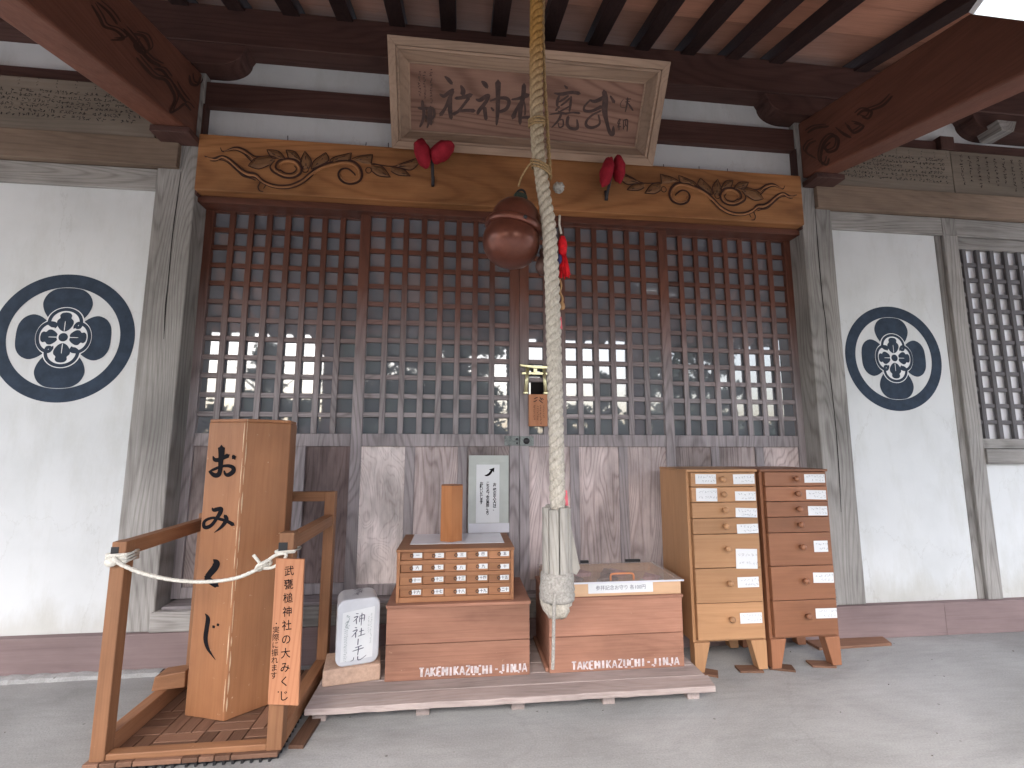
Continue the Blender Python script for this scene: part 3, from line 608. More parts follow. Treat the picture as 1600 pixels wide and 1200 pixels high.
# sliding doors
def door(xa, xb, yf, panelmat, cols=8, rows=12):
    yb = yf+.036; st = .054; zb, zt = .281, 2.352; z_mid0, z_mid1 = 1.037, 1.104; z_lo = .335
    f = MB(); f.box(xa, xa+st, yf, yb, zb, zt); f.box(xb-st, xb, yf, yb, zb, zt)
    f.box(xa+st, xb-st, yf+.001, yb-.001, zt-.022, zt); f.box(xa+st, xb-st, yf+.001, yb-.001, z_mid0, z_mid1); f.box(xa+st, xb-st, yf+.001, yb-.001, zb, z_lo)
    n3 = 3; gap = .05; pw = (xb-xa-2*st-2*gap)/3
    for i in (1, 2):
        x = xa+st+i*pw+(i-1)*gap; f.box(x, x+gap, yf+.002, yb-.002, z_lo, z_mid0)
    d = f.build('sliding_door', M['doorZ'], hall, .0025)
    lt = MB(); x0, x1 = xa+st, xb-st; px = (x1-x0)/cols; pz = (zt-.022-z_mid1)/rows
    for i in range(1, cols):
        x = x0+i*px+rnd.uniform(-.0015,.0015); t = rnd.uniform(-.0012,.0012); lt.hexa([(x-.0150,yf+.004,z_mid1),(x+.0150,yf+.004,z_mid1),(x+.0150,yf+.020,z_mid1),(x-.0150,yf+.020,z_mid1),(x-.0150+t,yf+.004,zt-.022),(x+.0150+t,yf+.004,zt-.022),(x+.0150+t,yf+.020,zt-.022),(x-.0150+t,yf+.020,zt-.022)])
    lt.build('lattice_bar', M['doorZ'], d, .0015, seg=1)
    lh = MB()
    for j in range(1, rows):
        z = z_mid1+j*pz+rnd.uniform(-.001,.001); lh.box(x0, x1, yf+.0085, yf+.024, z-.013, z+.013)
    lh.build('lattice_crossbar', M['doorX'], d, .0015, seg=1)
    MB().box(x0-.005, x1+.005, yf+.0265, yf+.031, z_mid1-.01, zt-.012).build('glass', M['glass'], d)
    for i in range(3):
        x = xa+st+i*(pw+gap)
        MB().box(x-.004, x+pw+.004, yf+.014, yf+.024, z_lo-.005, z_mid0+.005).build('lower_panel', M[(panelmat if isinstance(panelmat, str) else panelmat[i])], d)
    return d
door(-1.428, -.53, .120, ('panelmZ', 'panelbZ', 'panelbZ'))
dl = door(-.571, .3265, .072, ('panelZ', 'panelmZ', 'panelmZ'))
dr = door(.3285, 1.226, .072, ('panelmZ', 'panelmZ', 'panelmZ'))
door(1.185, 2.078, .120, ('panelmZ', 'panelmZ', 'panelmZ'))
# lock plate and a dark sheet over the glass as the shade of an offering slot
lk = MB().box(.245, .3255, .0665, .0715, 1.043, 1.096).build('lock_plate', M['lock'], dl, .001)
lk = MB().box(.3295, .407, .0665, .0715, 1.041, 1.094).build('lock_plate', M['lock'], dr, .001)
q = MB(); q.lathe([(0,0),(.017,0),(.017,.004),(.012,.009),(0,.010)], 20, Matrix.Translation((.366,.066,1.068)) @ Matrix.Rotation(R(90),4,'X')); q.build('lock_cylinder', M['iron'], lk, 0, True)
q = MB(); q.lathe([(0,0),(.007,0),(.007,.003),(0,.004)], 14, Matrix.Translation((.313,.066,1.078)) @ Matrix.Rotation(R(90),4,'X')); q.lathe([(0,0),(.006,0),(.006,.003),(0,.004)], 14, Matrix.Translation((.314,.066,1.056)) @ Matrix.Rotation(R(90),4,'X')); q.build('keyhole', M['iron'], dl, 0)
x0 = .3285+.054; px = (.8975-.108)/8; pz = (2.33-1.104)/12
MB().box(x0+.013, x0+px-.013, .0965, .0983, 1.104+2*pz+.011, 1.104+3*pz-.011).build('dark_slot_sheet', M['void'], dr)
# right-hand lattice window
wf = MB(); wx0, wx1, wz0, wz1 = 3.132, 4.7, 1.03, 2.372
wf.box(wx0, wx1, .02, .07, wz1-.075, wz1); wf.box(wx0, wx0+.012, .02, .07, wz0, wz1-.075); wf.box(wx0, wx1, .02, .07, wz0, wz0+.06); wf.box(wx1-.05, wx1, .02, .07, wz0+.06, wz1-.075)
win = wf.build('lattice_window', M['greyX'], hall, .003)
lv = MB(); nC = 15
for i in range(nC):
    x = wx0+.045+i*.101; lv.box(x, x+.029, .024, .042, wz0+.06, wz1-.075)
lv.build('lattice_bar', M['latZ'], win, .0015, seg=1)
lh = MB()
for j in range(1, 12):
    z = wz0+.06+j*(wz1-.075-wz0-.06)/12; lh.box(wx0+.012, wx1-.05, .030, .047, z-.0125, z+.0125)
lh.build('lattice_crossbar', M['latX'], win, .0015, seg=1)
MB().box(wx0+.012, wx1-.05, .050, .056, wz0+.05, wz1-.07).build('pane', M['wglass'], win)
MB().box(3.128, 4.75, -.012, .08, .94, 1.028).build('window_sill', M['greyX'], hall, .003)

# family crests painted on the plaster
def crest(cx, cz, R0):
    k = Ink(front(.022), .0008, .0001)
    n = 96
    for i in range(n):
        a, c = 2*math.pi*i/n, 2*math.pi*(i+1)/n
        vs_ = [k.mb.bm.verts.new(k.fn(cx+r*math.cos(t), cz+r*math.sin(t), .0008)) for r, t in ((.79*R0,a),(R0,a),(R0,c),(.79*R0,c))]
        k.mb.bm.faces.new(vs_)
    prof = [(0,.16),(.09,.17),(.17,.21),(.25,.30),(.315,.40),(.348,.51),(.335,.60),(.285,.69),(.195,.755),(.095,.777),(0,.781)]
    prof = catmull(prof, 3)
    for q in range(4):
        a = q*math.pi/2; ca, sa = math.cos(a), math.sin(a)
        P = [(x, y) for x, y in prof] + [(-x, y) for x, y in prof[::-1][1:-1]]
        sc_ = .85 if q % 2 else 1.0
        k.poly([(cx+R0*(x*ca-y*sc_*sa), cz+R0*(x*sa+y*sc_*ca)) for x, y in P])
    o = k.build('crest_mark', M['crest'], hall)
    kw = Ink(front(.022), .0018, .0001); kd = Ink(front(.022), .0026, .00006); kv = Ink(front(.022), .0036, .00006)
    for q in range(4):
        a = q*math.pi/2; ca, sa = math.cos(a), math.sin(a); sc_ = .825 if q % 2 else 1.0; T = lambda x, y, sc_=sc_, ca=ca, sa=sa: (cx+R0*(x*ca-y*sc_*sa), cz+R0*(x*sa+y*sc_*ca))
        P = [(.268*math.cos(t*math.pi*2/40), .228+.248*math.sin(t*math.pi*2/40)) for t in range(40)]
        kw.poly([T(x, y) for x, y in P])
        arc = [T(.222*math.cos(R(t)), .238+.200*math.sin(R(t))) for t in range(-22, 203, 15)]
        arc = [T(.150, .160)] + arc + [T(-.150, .160)]
        kd.stroke([(u, v, .050*R0) for u, v in arc], 3)
        pp = catmull([(0,.085),(.064,.12),(.114,.20),(.112,.262),(.078,.30),(.084,.342),(.056,.380),(0,.392)], 3)
        kd.poly([T(x, y) for x, y in pp+[(-x, y) for x, y in pp[::-1][1:-1]]])
        p0, p1 = T(0,.10), T(0,.25); kv.stroke([(*p0, .012*R0), (*p1, .009*R0)], 3)
    kv.disc(cx, cz, .092*R0); kw.build('crest_lining', M['white'], o); kd.build('crest_flower', M['crest'], o)
    kv.build('crest_vein', M['white'], o)
    kc = Ink(front(.022), .0046, .0001); kc.disc(cx, cz, .066*R0); kc.build('crest_centre', M['crest'], o)
pc = atY(104, 527, .022); crest(-1.972, 1.574, .327)
crest(2.612, 1.574, .322)

# ================================================================== donor boards above the side bays
def donor_board(xa, xb, za, zb, y, label, cols_, mode):
    o = MB().box(xa, xb, y-.018, y, za, zb).build('donor_board', M['nameX'], None, .002)
    tag(o, label, 'name board', 'boards of brushed names above the side bays')
    k = Ink(front(y-.018), .0006, .00002)
    if mode == 'rows':
        for r in range(6):
            z = zb-.075-r*.031; x = xa+.06
            while x < xb-.05:
                if rnd.random() < .9: k.scribble(x, z, .019, .0028, 4)
                x += .0235
        for i in range(int((xb-xa)/.09)):
            for j in range(3): k.scribble(xa+.09+i*.09, zb-.03-j*.018+rnd.uniform(-.003,.003), .012, .002, 2)
    else:
        n = int((xb-xa-.1)/.062)
        for i in range(n):
            x = xa+.07+i*.062; z = zb-.035; L = rnd.uniform(.14, .24)
            while z > zb-.035-L:
                k.scribble(x, z, .022, .003, 4); z -= .026
    k.build('lettering', M['ink'], o)
donor_board(-3.45, -1.63, 2.650, 2.945, .0, 'long weathered donor board left of the porch with rows of small brushed names', 0, 'rows')
donor_board(2.275, 3.128, 2.650, 2.945, .0, 'weathered donor board just right of the porch beam with crowded rows of names', 0, 'rows')
donor_board(3.135, 4.6, 2.650, 2.945, .002, 'greyer donor board at the far right with widely spaced vertical names', 0, 'cols')

# ================================================================== name plaque under the roof beam
PL0, PL1 = -.392, 1.088
PB = Vector((0, -.045, 2.672)); PT = Vector((0, -.32, 3.098)); PV = (PT-PB); PH = PV.length; PV.normalize()
PN = Vector((0, PV.z, -PV.y)); PN = -PN if PN.y > 0 else PN
pq = thing('name_plaque', 'large framed wooden name plaque tilted forward under the roof beam', 'plaque', (.348, -.18, 2.88))
def pp(u, v, d): return Vector((u, 0, 0)) + PB + PV*v + PN*d
def pbox(u0, u1, v0, v1, d0, d1):
    return MB().hexa([pp(u0,v0,d1),pp(u1,v0,d1),pp(u1,v0,d0),pp(u0,v0,d0),pp(u0,v1,d1),pp(u1,v1,d1),pp(u1,v1,d0),pp(u0,v1,d0)])
pbox(PL0+.03, PL1-.03, .02, PH-.02, -.06, -.045).build('board', M['plaqueX'], pq)
def frame_ring(o0, o1, d_out, d_in, name):      # a mitred ring from offset o0 to o1 whose face slopes
    for side in range(4):
        A = [(PL0, 0), (PL1, 0), (PL1, PH), (PL0, PH)]
        def cnr(i, o): return (PL0+o if i in (0,3) else PL1-o, o if i in (0,1) else PH-o)
        i, j = side, (side+1) % 4
        a0, b0, a1, b1 = cnr(i,o0), cnr(j,o0), cnr(i,o1), cnr(j,o1)
        mb = MB(); mb.hexa([pp(*a0,d_out),pp(*b0,d_out),pp(*b1,d_in),pp(*a1,d_in),pp(*a0,-.062),pp(*b0,-.062),pp(*b1,-.062),pp(*a1,-.062)])
        mb.build(name, M['plqframeX' if side in (0,2) else 'plqframeY'], pq, .002)
frame_ring(0, .038, .045, .040, 'frame_rail'); frame_ring(.0385, .052, .028, .026, 'frame_bead'); frame_ring(.0525, .090, .018, -.030, 'frame_cove'); frame_ring(.0905, .099, -.034, -.036, 'frame_bead')
bf = pp(0, .2, -.045)
f1 = pixfn(bf, PN, 640, 100, 8)
k = Ink(f1, .0008, .0001)
for s_ in ([(440,155,20),(490,200,50),(530,250,36)], [(375,375,18),(430,400,48),(500,350,48),(548,318,40)], [(545,330,44),(500,430,46),(440,560,40),(385,640,55)], [(505,400,60),(505,560,58),(520,685,46)],
           [(640,270,26),(668,330,60),(662,385,62)], [(570,428,38),(660,420,48),(775,385,58)], [(745,420,44),(680,505,36),(610,590,38),(540,630,44)], [(600,592,30),(700,580,40),(812,585,52)],
           [(898,215,18),(940,250,60),(972,298,40)], [(828,440,18),(880,452,50),(960,400,48),(988,402,40),(950,480,46),(870,580,46),(850,628,34)], [(935,540,52),(955,695,44)], [(1105,215,76),(1105,400,58),(1100,600,52),(1086,762,26)],
           [(1005,465,18),(1100,430,34),(1200,428,48),(1242,470,46),(1210,560,46),(1120,600,40)], [(1018,545,22),(1052,585,34)],
           [(1275,445,22),(1370,430,40),(1485,385,62)], [(1430,255,56),(1420,400,58),(1385,560,56),(1380,752,38)], [(1390,480,40),(1330,580,44),(1290,675,62)], [(1428,460,18),(1445,560,24),(1440,640,20)], [(1395,672,28),(1490,668,42),(1640,720,40)],
           [(1560,420,30),(1640,410,34),(1660,500,30)], [(1550,520,26),(1660,515,28)], [(1560,430,26),(1556,640,28)], [(1560,620,26),(1670,615,26)], [(1600,330,30),(1625,380,36)]):
    k.stroke(s_)
k.build('carved_lettering', M['plqink'], pq)
k = Ink(pixfn(bf, PN, 840, 110, 8.889), .0008, .0001)
for s_ in ([(370,208,14),(410,248,46)], [(228,316,18),(330,330,50),(480,305,48),(585,322,52)], [(300,350,26),(275,430,44),(270,500,30)], [(430,350,26),(360,400,30),(300,440,26)], [(450,380,24),(390,440,28),(320,490,24)], [(465,360,28),(455,480,36),(440,570,26)],
           [(300,500,34),(250,560,24)], [(440,500,22),(360,545,24),(300,575,20)], [(280,560,18),(350,600,26),(480,585,28),(585,595,34)], [(165,612,16),(330,590,32),(400,608,22)], [(330,600,34),(290,690,32),(195,795,18)], [(300,690,18),(350,688,22),(352,770,22),(300,790,18),(288,730,12)],
           [(425,640,44),(410,740,46),(450,800,44),(550,802,44),(545,680,22)],
           [(718,410,24),(800,430,52),(925,370,52)], [(920,285,64),(940,400,80),(930,560,80),(960,720,52),(1000,860,52),(1042,880,60),(1052,775,22)], [(722,420,26),(650,500,28),(655,560,40),(760,562,42),(890,500,52)], [(880,560,28),(760,620,28),(680,700,34),(680,770,46),(760,795,42),(860,740,30),(842,620,26)], [(1008,355,22),(1062,445,52)],
           [(1250,380,24),(1238,480,24),(1215,580,14)], [(1222,402,12),(1292,396,14)], [(1210,440,10),(1280,430,12)], [(1255,455,14),(1290,510,30),(1325,560,16)], [(1195,395,6),(1150,460,9),(1160,510,9),(1225,520,8)],
           [(1140,672,12),(1110,735,14),(1150,735,12)], [(1150,680,12),(1112,780,14)], [(1128,740,14),(1128,830,12)], [(1105,790,12),(1155,780,12)], [(1190,700,14),(1190,820,14)], [(1185,700,14),(1245,690,18),(1240,850,16)], [(1218,680,14),(1215,760,12),(1195,790,10)], [(1218,740,10),(1235,780,12)]):
    k.stroke(s_)
k.build('carved_lettering', M['plqink'], pq)
k = Ink(f1, .0008, .0001)
for cx_, n_, y0_ in ((120, 9, 100), (185, 10, 110), (265, 12, 85)):
    for i in range(n_): k.scribble(cx_+rnd.uniform(-6,6)+i*.8, y0_+i*36, 30, 7, 4)
for s_ in ([(160,460,30),(165,520,40),(180,600,40),(170,700,40),(130,790,24)], [(110,550,30),(170,560,40),(300,550,22)], [(190,640,24),(240,720,30),(220,800,20)], [(265,540,50),(255,640,60),(270,760,36)], [(300,560,30),(310,640,34),(270,700,30)]): k.stroke(s_)
k.build('carved_signature', M['plqink'], pq)

# red padded cushions on iron hooks carrying the plaque
def cushion(p, label, lobes, hookx):
    t = thing('plaque_cushion', label, 'cushion', p, 'red cushions under the name plaque')
    for (dx, dz, rx, rz, ang) in lobes:
        b = MB(); b.ball((p[0]+dx, p[1]-.02, p[2]+dz), .1, 10, (rx, .62, rz), Matrix.Rotation(R(ang), 4, 'Y'))
        for v in b.bm.verts:
            q = v.co; s_ = 1+.055*math.sin(q.x*90+q.z*60)+.05*math.sin(q.z*150-q.x*110+q.y*60)+.025*math.sin(q.z*320+q.x*260); c_ = Vector((p[0]+dx, p[1]-.02, p[2]+dz)); v.co = c_+(q-c_)*s_
        b.build('padded_cover', M['red'], t, 0, True)
    h = MB(); h.tube([(p[0]+hookx, p[1]+.15, p[2]-.105), (p[0]+hookx, -.036, p[2]-.105), (p[0]+hookx, -.05, p[2]-.09), (p[0]+hookx, p[1]-.0, p[2]-.02), (p[0]+hookx, p[1]-.02, p[2]+.03)], .0085, 8)
    h.box(p[0]+hookx-.009, p[0]+hookx+.009, -.040, -.031, p[2]-.118, p[2]-.06)
    h.build('hook', M['iron'], t, 0)
cushion((-.170, -.135, 2.585), 'plump red cloth cushion on the hook near the left end of the plaque', [(-.050,-.005,.42,.76,-14),(.050,.012,.42,.74,52)], 0)
cushion((.820, -.135, 2.565), 'slim red cloth cushion on the hook near the right end of the plaque', [(-.034,-.020,.36,.84,12),(.034,.004,.30,.72,-12)], 0)

# ================================================================== bell, rope and what hangs on it
YR = -.70
bell = thing('suzu_bell', 'round aged copper bell hanging in front of the lattice doors beside the rope', 'bell', (.209, YR+.06, 1.93))
BM = Matrix.Translation((.209, YR+.06, 1.925)) @ Matrix.Rotation(R(11), 4, 'Y')
prof = [(0,-.142),(.028,-.1405),(.058,-.133),(.086,-.115),(.107,-.089),(.1185,-.058),(.120,-.034),(.116,-.010),(.1085,.010)]
q = MB(); q.lathe(prof, 48, BM); lower = q.build('lower_shell', M['copper'], bell, 0, True)
q = MB(); q.lathe([(.105,.010),(.1195,.011),(.1235,.019),(.1235,.033),(.1195,.041),(.100,.043)], 48, BM); q.build('band', M['copper'], bell, .001, True)
q = MB(); q.lathe([(.1045,.041),(.1050,.060),(.1005,.086),(.090,.110),(.073,.130),(.050,.144),(.026,.151),(0,.153)], 48, BM); q.build('upper_shell', M['copper'], bell, 0, True)
for a in (-75, 45, 165):
    q = MB(); q.ball(BM @ Vector((.122*math.cos(R(a)), .121*math.sin(R(a)), .027)), .009, 6); q.build('rivet', M['iron'], bell, 0, True)
q = MB(); q.tube([BM @ Vector((0,0,.148)), BM @ Vector((0,0,.178))], .030, 12); q.build('hanger_boss', M['green'], bell, .002)
q = MB(); a = [BM @ Vector((.02*math.cos(t), 0, .178+.028*math.sin(t))) for t in [math.pi*i/10 for i in range(11)]]; q.tube(a, .005, 8); q.build('hanger_loop', M['iron'], bell, 0, True)
# the thick twisted rope
rope = thing('bell_rope', 'thick twisted hemp bell rope hanging down past the copper bell', 'rope', (.365, YR, .45))
ctrl = [(838,-14),(838,60),(838,150),(840,225),(848,290),(857,350),(861,410),(864,480),(866,560),(868,640),(870,720),(871,790),(871,830)]
pts = [atY(x, y, YR) for x, y in ctrl]
top = pts[0]; pts = [Vector((top.x-.002, YR, 3.21))] + pts
P = [Vector(p) for p in catmull([tuple(p) for p in pts], 40)]
S = [0]
for a, b_ in zip(P, P[1:]): S.append(S[-1]+(b_-a).length)
for st_ in range(3):
    path, rad = [], []
    n = int(S[-1]/.006); j = 0
    for i in range(n+1):
        s_ = i*S[-1]/n
        while j < len(S)-2 and S[j+1] < s_: j += 1
        f = (s_-S[j])/max(S[j+1]-S[j], 1e-6); c = P[j].lerp(P[j+1], min(f,1))
        ph = -s_/.105*2*math.pi + st_*2*math.pi/3
        rr = (.0135 if s_ < 1.2 else .0145)
        path.append(c+Vector((math.cos(ph)*rr, math.sin(ph)*rr, 0))); rad.append((.0162 if s_ < 1.2 else .0172)*(1+.04*math.sin(s_*70+st_)))
    q = MB(); q.tube(path, rad, 9); q.build('rope_strand', M['rope'], rope, 0, True)
fz = MB()        # loose fibres standing off the worn lower half
for i in range(2600):
    s_ = rnd.uniform(.9, S[-1]-.02) if rnd.random() < .85 else rnd.uniform(.2, .9)
    j = max(0, min(len(S)-2, next((t for t in range(0, len(S), 8) if S[t] > s_), len(S)-1)-1)); c = P[j]+Vector((0,0,rnd.uniform(-.02,.02)))
    a = rnd.uniform(0, 2*math.pi); d = Vector((math.cos(a), math.sin(a), rnd.uniform(-.5,.3))); p0 = c+d*.026
    l = rnd.uniform(.006,.018)*(1.0 if s_ > 1.1 else .6); e = Vector((-math.sin(a), math.cos(a), 0))*.0007; tip = p0+d*l*.45+Vector((0,0,-rnd.uniform(.2,1)*l))+e*rnd.uniform(-8,8)
    fz.poly([p0-e, p0+e, tip])
tag(fz.build('rope_fibre', M['rope'], rope), kind='stuff')
ends = MB()
for i in range(4):
    zc = 2.385+i*.010; c = min(P, key=lambda p: abs(p.z-zc)); ends.tube([c+Vector((.034*math.cos(t), .034*math.sin(t), .012*math.sin(t+.5)+rnd.uniform(-.002,.002))) for t in [2*math.pi*k/16 for k in range(17)]], .0042, 6)
ends.build('twine_whipping', M['twine'], rope, 0, True)
ends = MB()
for i in range(3):
    zc = 2.185+i*.012; c = min(P, key=lambda p: abs(p.z-zc)); ends.tube([c+Vector((.037*math.cos(t), .037*math.sin(t), -.016*math.cos(t)+.012*math.sin(t))) for t in [2*math.pi*k/16 for k in range(17)]], .0048, 6)
c = min(P, key=lambda p: abs(p.z-2.2)); ends.tube(catmull([(c.x-.03,YR-.02,2.21),(c.x-.05,YR,2.20),(c.x-.075,YR+.03,2.165),(c.x-.085,YR+.05,2.135)],5), .0045, 6)
ends.build('twine_whipping', M['twine'], rope, 0, True)
cx_ = .371
q = MB()       # split-wood grip round the rope
for i in range(8):
    a0, a1 = 2*math.pi*i/8+.04, 2*math.pi*(i+1)/8-.04
    def pt(r, a, z): return (cx_+r*math.cos(a), YR+r*math.sin(a), z)
    am = (a0+a1)/2; zt = .812+rnd.uniform(-.006,.006)
    q.prism([pt(.030,a0,.55), pt(.0535,a0,.55), pt(.0555,am,.55), pt(.0535,a1,.55), pt(.030,a1,.55)], (0,0,zt-.55))
q.build('wooden_grip', M['oldwZ'], rope, .003)
q = MB(); q.lathe([(.030,.576),(.056,.578),(.061,.572),(.0625,.555),(.061,.538),(.064,.530),(.066,.515),(.062,.503),(.066,.495),(.065,.482),(.058,.474),(.03,.470)], 28, Matrix.Translation((cx_,YR,0)))
for v in q.bm.verts: v.co.x += rnd.uniform(-.0018,.0018); v.co.y += rnd.uniform(-.0018,.0018)
q.build('cord_binding', M['gknot'], rope, 0, True)
q = MB(); q.lathe([(.058,.478),(.056,.462),(.050,.445),(.040,.428),(.025,.418),(0,.415)], 20, Matrix.Translation((cx_-.002,YR,0)))
for v in q.bm.verts: v.co += Vector((rnd.uniform(-.006,.006), rnd.uniform(-.006,.006), rnd.uniform(-.006,.006)))
q.build('rope_stub', M['rope'], rope, 0, True)
tp = [(cx_-.022,YR-.066,.520),(cx_-.026,YR-.068,.46),(cx_-.027,YR-.062,.38),(cx_-.029,YR-.06,.30),(cx_-.031,YR-.06,.262)]
q = MB(); q.tube(catmull(tp, 8), .0062, 8); q.build('tail_cord', M['gknot'], rope, 0, True)
q = MB(); q.prism([(cx_+.050,YR-.006,.77),(cx_+.088,YR-.006,.585),(cx_+.074,YR-.006,.562),(cx_+.050,YR-.006,.575)], (0,.012,0)); q.build('split_slat', M['oldwZ'], rope, .002)
# thin cord beside the rope with a grey knot
tc_ = thing('straw_line', 'thin straw cord with a grey ball knot hanging beside the thick rope', 'cord', (.36, YR+.02, 2.2))
cp = [atY(x, y, YR+.02) for x, y in ((849,-10),(848,40),(850,110),(854,180),(857,230),(860,280))]; cp = [Vector((cp[0].x, YR+.02, 3.2))]+cp
for s_ in range(2):
    q = MB(); PP = catmull([tuple(c) for c in cp], 30); q.tube([(c[0]+.004*math.cos(i*.5+s_*3.14), c[1]+.004*math.sin(i*.5+s_*3.14), c[2]) for i, c in enumerate(PP)], .0052, 6); q.build('cord_strand', M['twine'], tc_, 0, True)
kc_ = atY(873, 293, YR+.02)
q = MB()
for i in range(7):
    ax = Vector((rnd.uniform(-1,1), rnd.uniform(-1,1), rnd.uniform(-1,1))).normalized(); u_ = ax.orthogonal().normalized(); v_ = ax.cross(u_)
    q.tube([kc_+(u_*math.cos(t)+v_*math.sin(t))*.017+ax*.006 for t in [2*math.pi*k_/14 for k_ in range(15)]], .0075, 6)
q.ball(kc_, .016, 8); q.build('knot', M['gknot'], tc_, 0, True)
# small hanging charms behind the rope
gb = thing('small_gourd_bell', 'small brown gourd shaped bell half hidden behind the rope below the copper bell', 'bell', (.318, YR+.05, 1.80))
g0 = atY(850, 408, YR+.05)
q = MB(); q.lathe([(0,-.062),(.020,-.058),(.034,-.040),(.037,-.020),(.030,.006),(.019,.018),(.017,.026),(.021,.036),(.018,.050),(.008,.058),(0,.059)], 20, Matrix.Translation(g0)); q.build('shell', M['brownwood'], gb, 0, True)
q = MB(); q.tube([g0+Vector((0,0,.058)), g0+Vector((.005,0,.11)), g0+Vector((.012,0,.18))], .004, 6); q.build('cord', M['twine'], gb, 0, True)
ts = thing('red_tassel', 'bright red tassel with a blue band hanging on the right of the rope', 'tassel', (.41, YR+.02, 1.82))
a = atY(877, 372, YR+.02); b_ = atY(881, 402, YR+.02); c_ = atY(882, 432, YR+.02)
q = MB(); q.lathe([(0,.05),(.010,.048),(.017,.03),(.020,.005),(.016,-.024),(.010,-.034),(0,-.036)], 14, Matrix.Translation((a+b_)/2)); q.build('tassel_head', M['redb'], ts, 0, True)
q = MB()
for i in range(34):
    t = rnd.uniform(0, 6.28); r0, r1 = .008, rnd.uniform(.006,.023)
    q.tube([b_+Vector((r0*math.cos(t), r0*math.sin(t), .012)), b_.lerp(c_,.5)+Vector((r1*.8*math.cos(t), r1*.8*math.sin(t), 0)), c_+Vector((r1*math.cos(t), r1*math.sin(t), rnd.uniform(-.008,.008)))], .0028, 5)
q.build('tassel_fringe', M['redb'], ts, 0, True)
n_ = atY(874, 405, YR+.01); q = MB(); q.ball(n_, .014, 8, (.8,1,1.5)); q.build('blue_band', M['navy'], ts, 0, True)
q = MB(); q.tube([a+Vector((0,0,.02)), a+Vector((-.008,0,.06)), a+Vector((-.006,0,.10))], .005, 6); q.build('cord', M['cord'], ts, 0, True)
ch = thing('wooden_charm', 'tiny tan wooden charm on a short string at the right edge of the rope', 'charm', (.40, YR, 1.6))
w0 = atY(878, 478, YR+.01)
q = MB(); q.lathe([(0,-.018),(.010,-.014),(.014,-.002),(.010,.010),(.004,.018),(0,.019)], 14, Matrix.Translation(w0)); q.build('charm_body', M['tanw'], ch, 0, True)
q = MB(); q.tube(catmull([tuple(atY(x, y, YR+.01)) for x, y in ((874,436),(877,446),(875,456),(879,466),(878,474))], 5), .0045, 6); q.build('string', M['tanw'], ch, 0, True)
for i, (px, py, hgt, lab) in enumerate(((875, 505, .050, 'scrap of pink paper tied behind the middle of the rope'), (884, 778, .058, 'scrap of pink and white paper sticking out just above the wooden grip'))):
    p = atY(px, py, YR+.005)
    q = MB(); q.hexa([(p.x-.012,YR+.004,p.z-hgt/2),(p.x+.010,YR+.004,p.z-hgt/2),(p.x+.010,YR+.008,p.z-hgt/2),(p.x-.012,YR+.008,p.z-hgt/2),(p.x-.010,YR-.004,p.z+hgt/2),(p.x+.004,YR-.004,p.z+hgt/2),(p.x+.004,YR,p.z+hgt/2),(p.x-.010,YR,p.z+hgt/2)])
    tag(q.build('paper_scrap', M['pink'], None, .001), lab, 'paper scrap')

# ================================================================== things fixed to the doors
YD = .072
to = thing('miniature_torii', 'small pale brass torii gate fixed to the lattice over the dark pane', 'torii ornament', (.414, YD, 1.335))
q = MB(); q.tube([(.362,YD-.016,1.336),(.372,YD-.016,1.475)], [.0115,.0095], 12); q.build('pillar', M['brass'], to, 0, True)
q = MB(); q.tube([(.474,YD-.016,1.330),(.464,YD-.016,1.470)], [.0115,.0095], 12); q.build('pillar', M['brass'], to, 0, True)
q = MB(); q.prism([(.326,YD-.028,1.492),(.331,YD-.028,1.480),(.414,YD-.028,1.470),(.493,YD-.028,1.469),(.497,YD-.028,1.484),(.414,YD-.028,1.486)], (0,.024,0)); q.build('top_beam', M['brass'], to, .002)
MB().box(.340,.492,YD-.022,YD-.010,1.436,1.449).build('tie_beam', M['brass'], to, .001)
MB().box(.405,.425,YD-.020,YD-.012,1.449,1.471).build('centre_strut', M['brass'], to, .001)
for x in (.362,.474): q = MB(); q.lathe([(0,0),(.016,0),(.016,.008),(.012,.012),(0,.012)], 14, Matrix.Translation((x,YD-.016,1.328))); q.build('pillar_foot', M['brass'], to, 0)
tg = MB().box(.378,.483,YD-.016,YD-.004,1.149,1.326).build('wooden_tablet', M['signZ'], None, .002)
tag(tg, 'small orange wooden tablet with brushed writing hanging under the miniature torii', 'tablet')
k = Ink(front(YD-.016), .0006, .00005)
for s_ in ([(.408,1.300,.004),(.420,1.306,.006),(.430,1.309,.003)], [(.440,1.312,.003),(.446,1.300,.006),(.454,1.292,.003)], [(.405,1.284,.005),(.416,1.288,.005),(.426,1.296,.003)], [(.434,1.296,.003),(.446,1.286,.006),(.458,1.276,.003)], [(.450,1.305,.005),(.462,1.296,.003)]): k.stroke(s_)
for cx_, n_, z0 in ((.462, 7, 1.262), (.444, 11, 1.265), (.428, 8, 1.258), (.408, 8, 1.262)):
    for i in range(n_): k.scribble(cx_, z0-i*.0105, .009, .0016, 4)
k.build('lettering', M['burn'], tg)

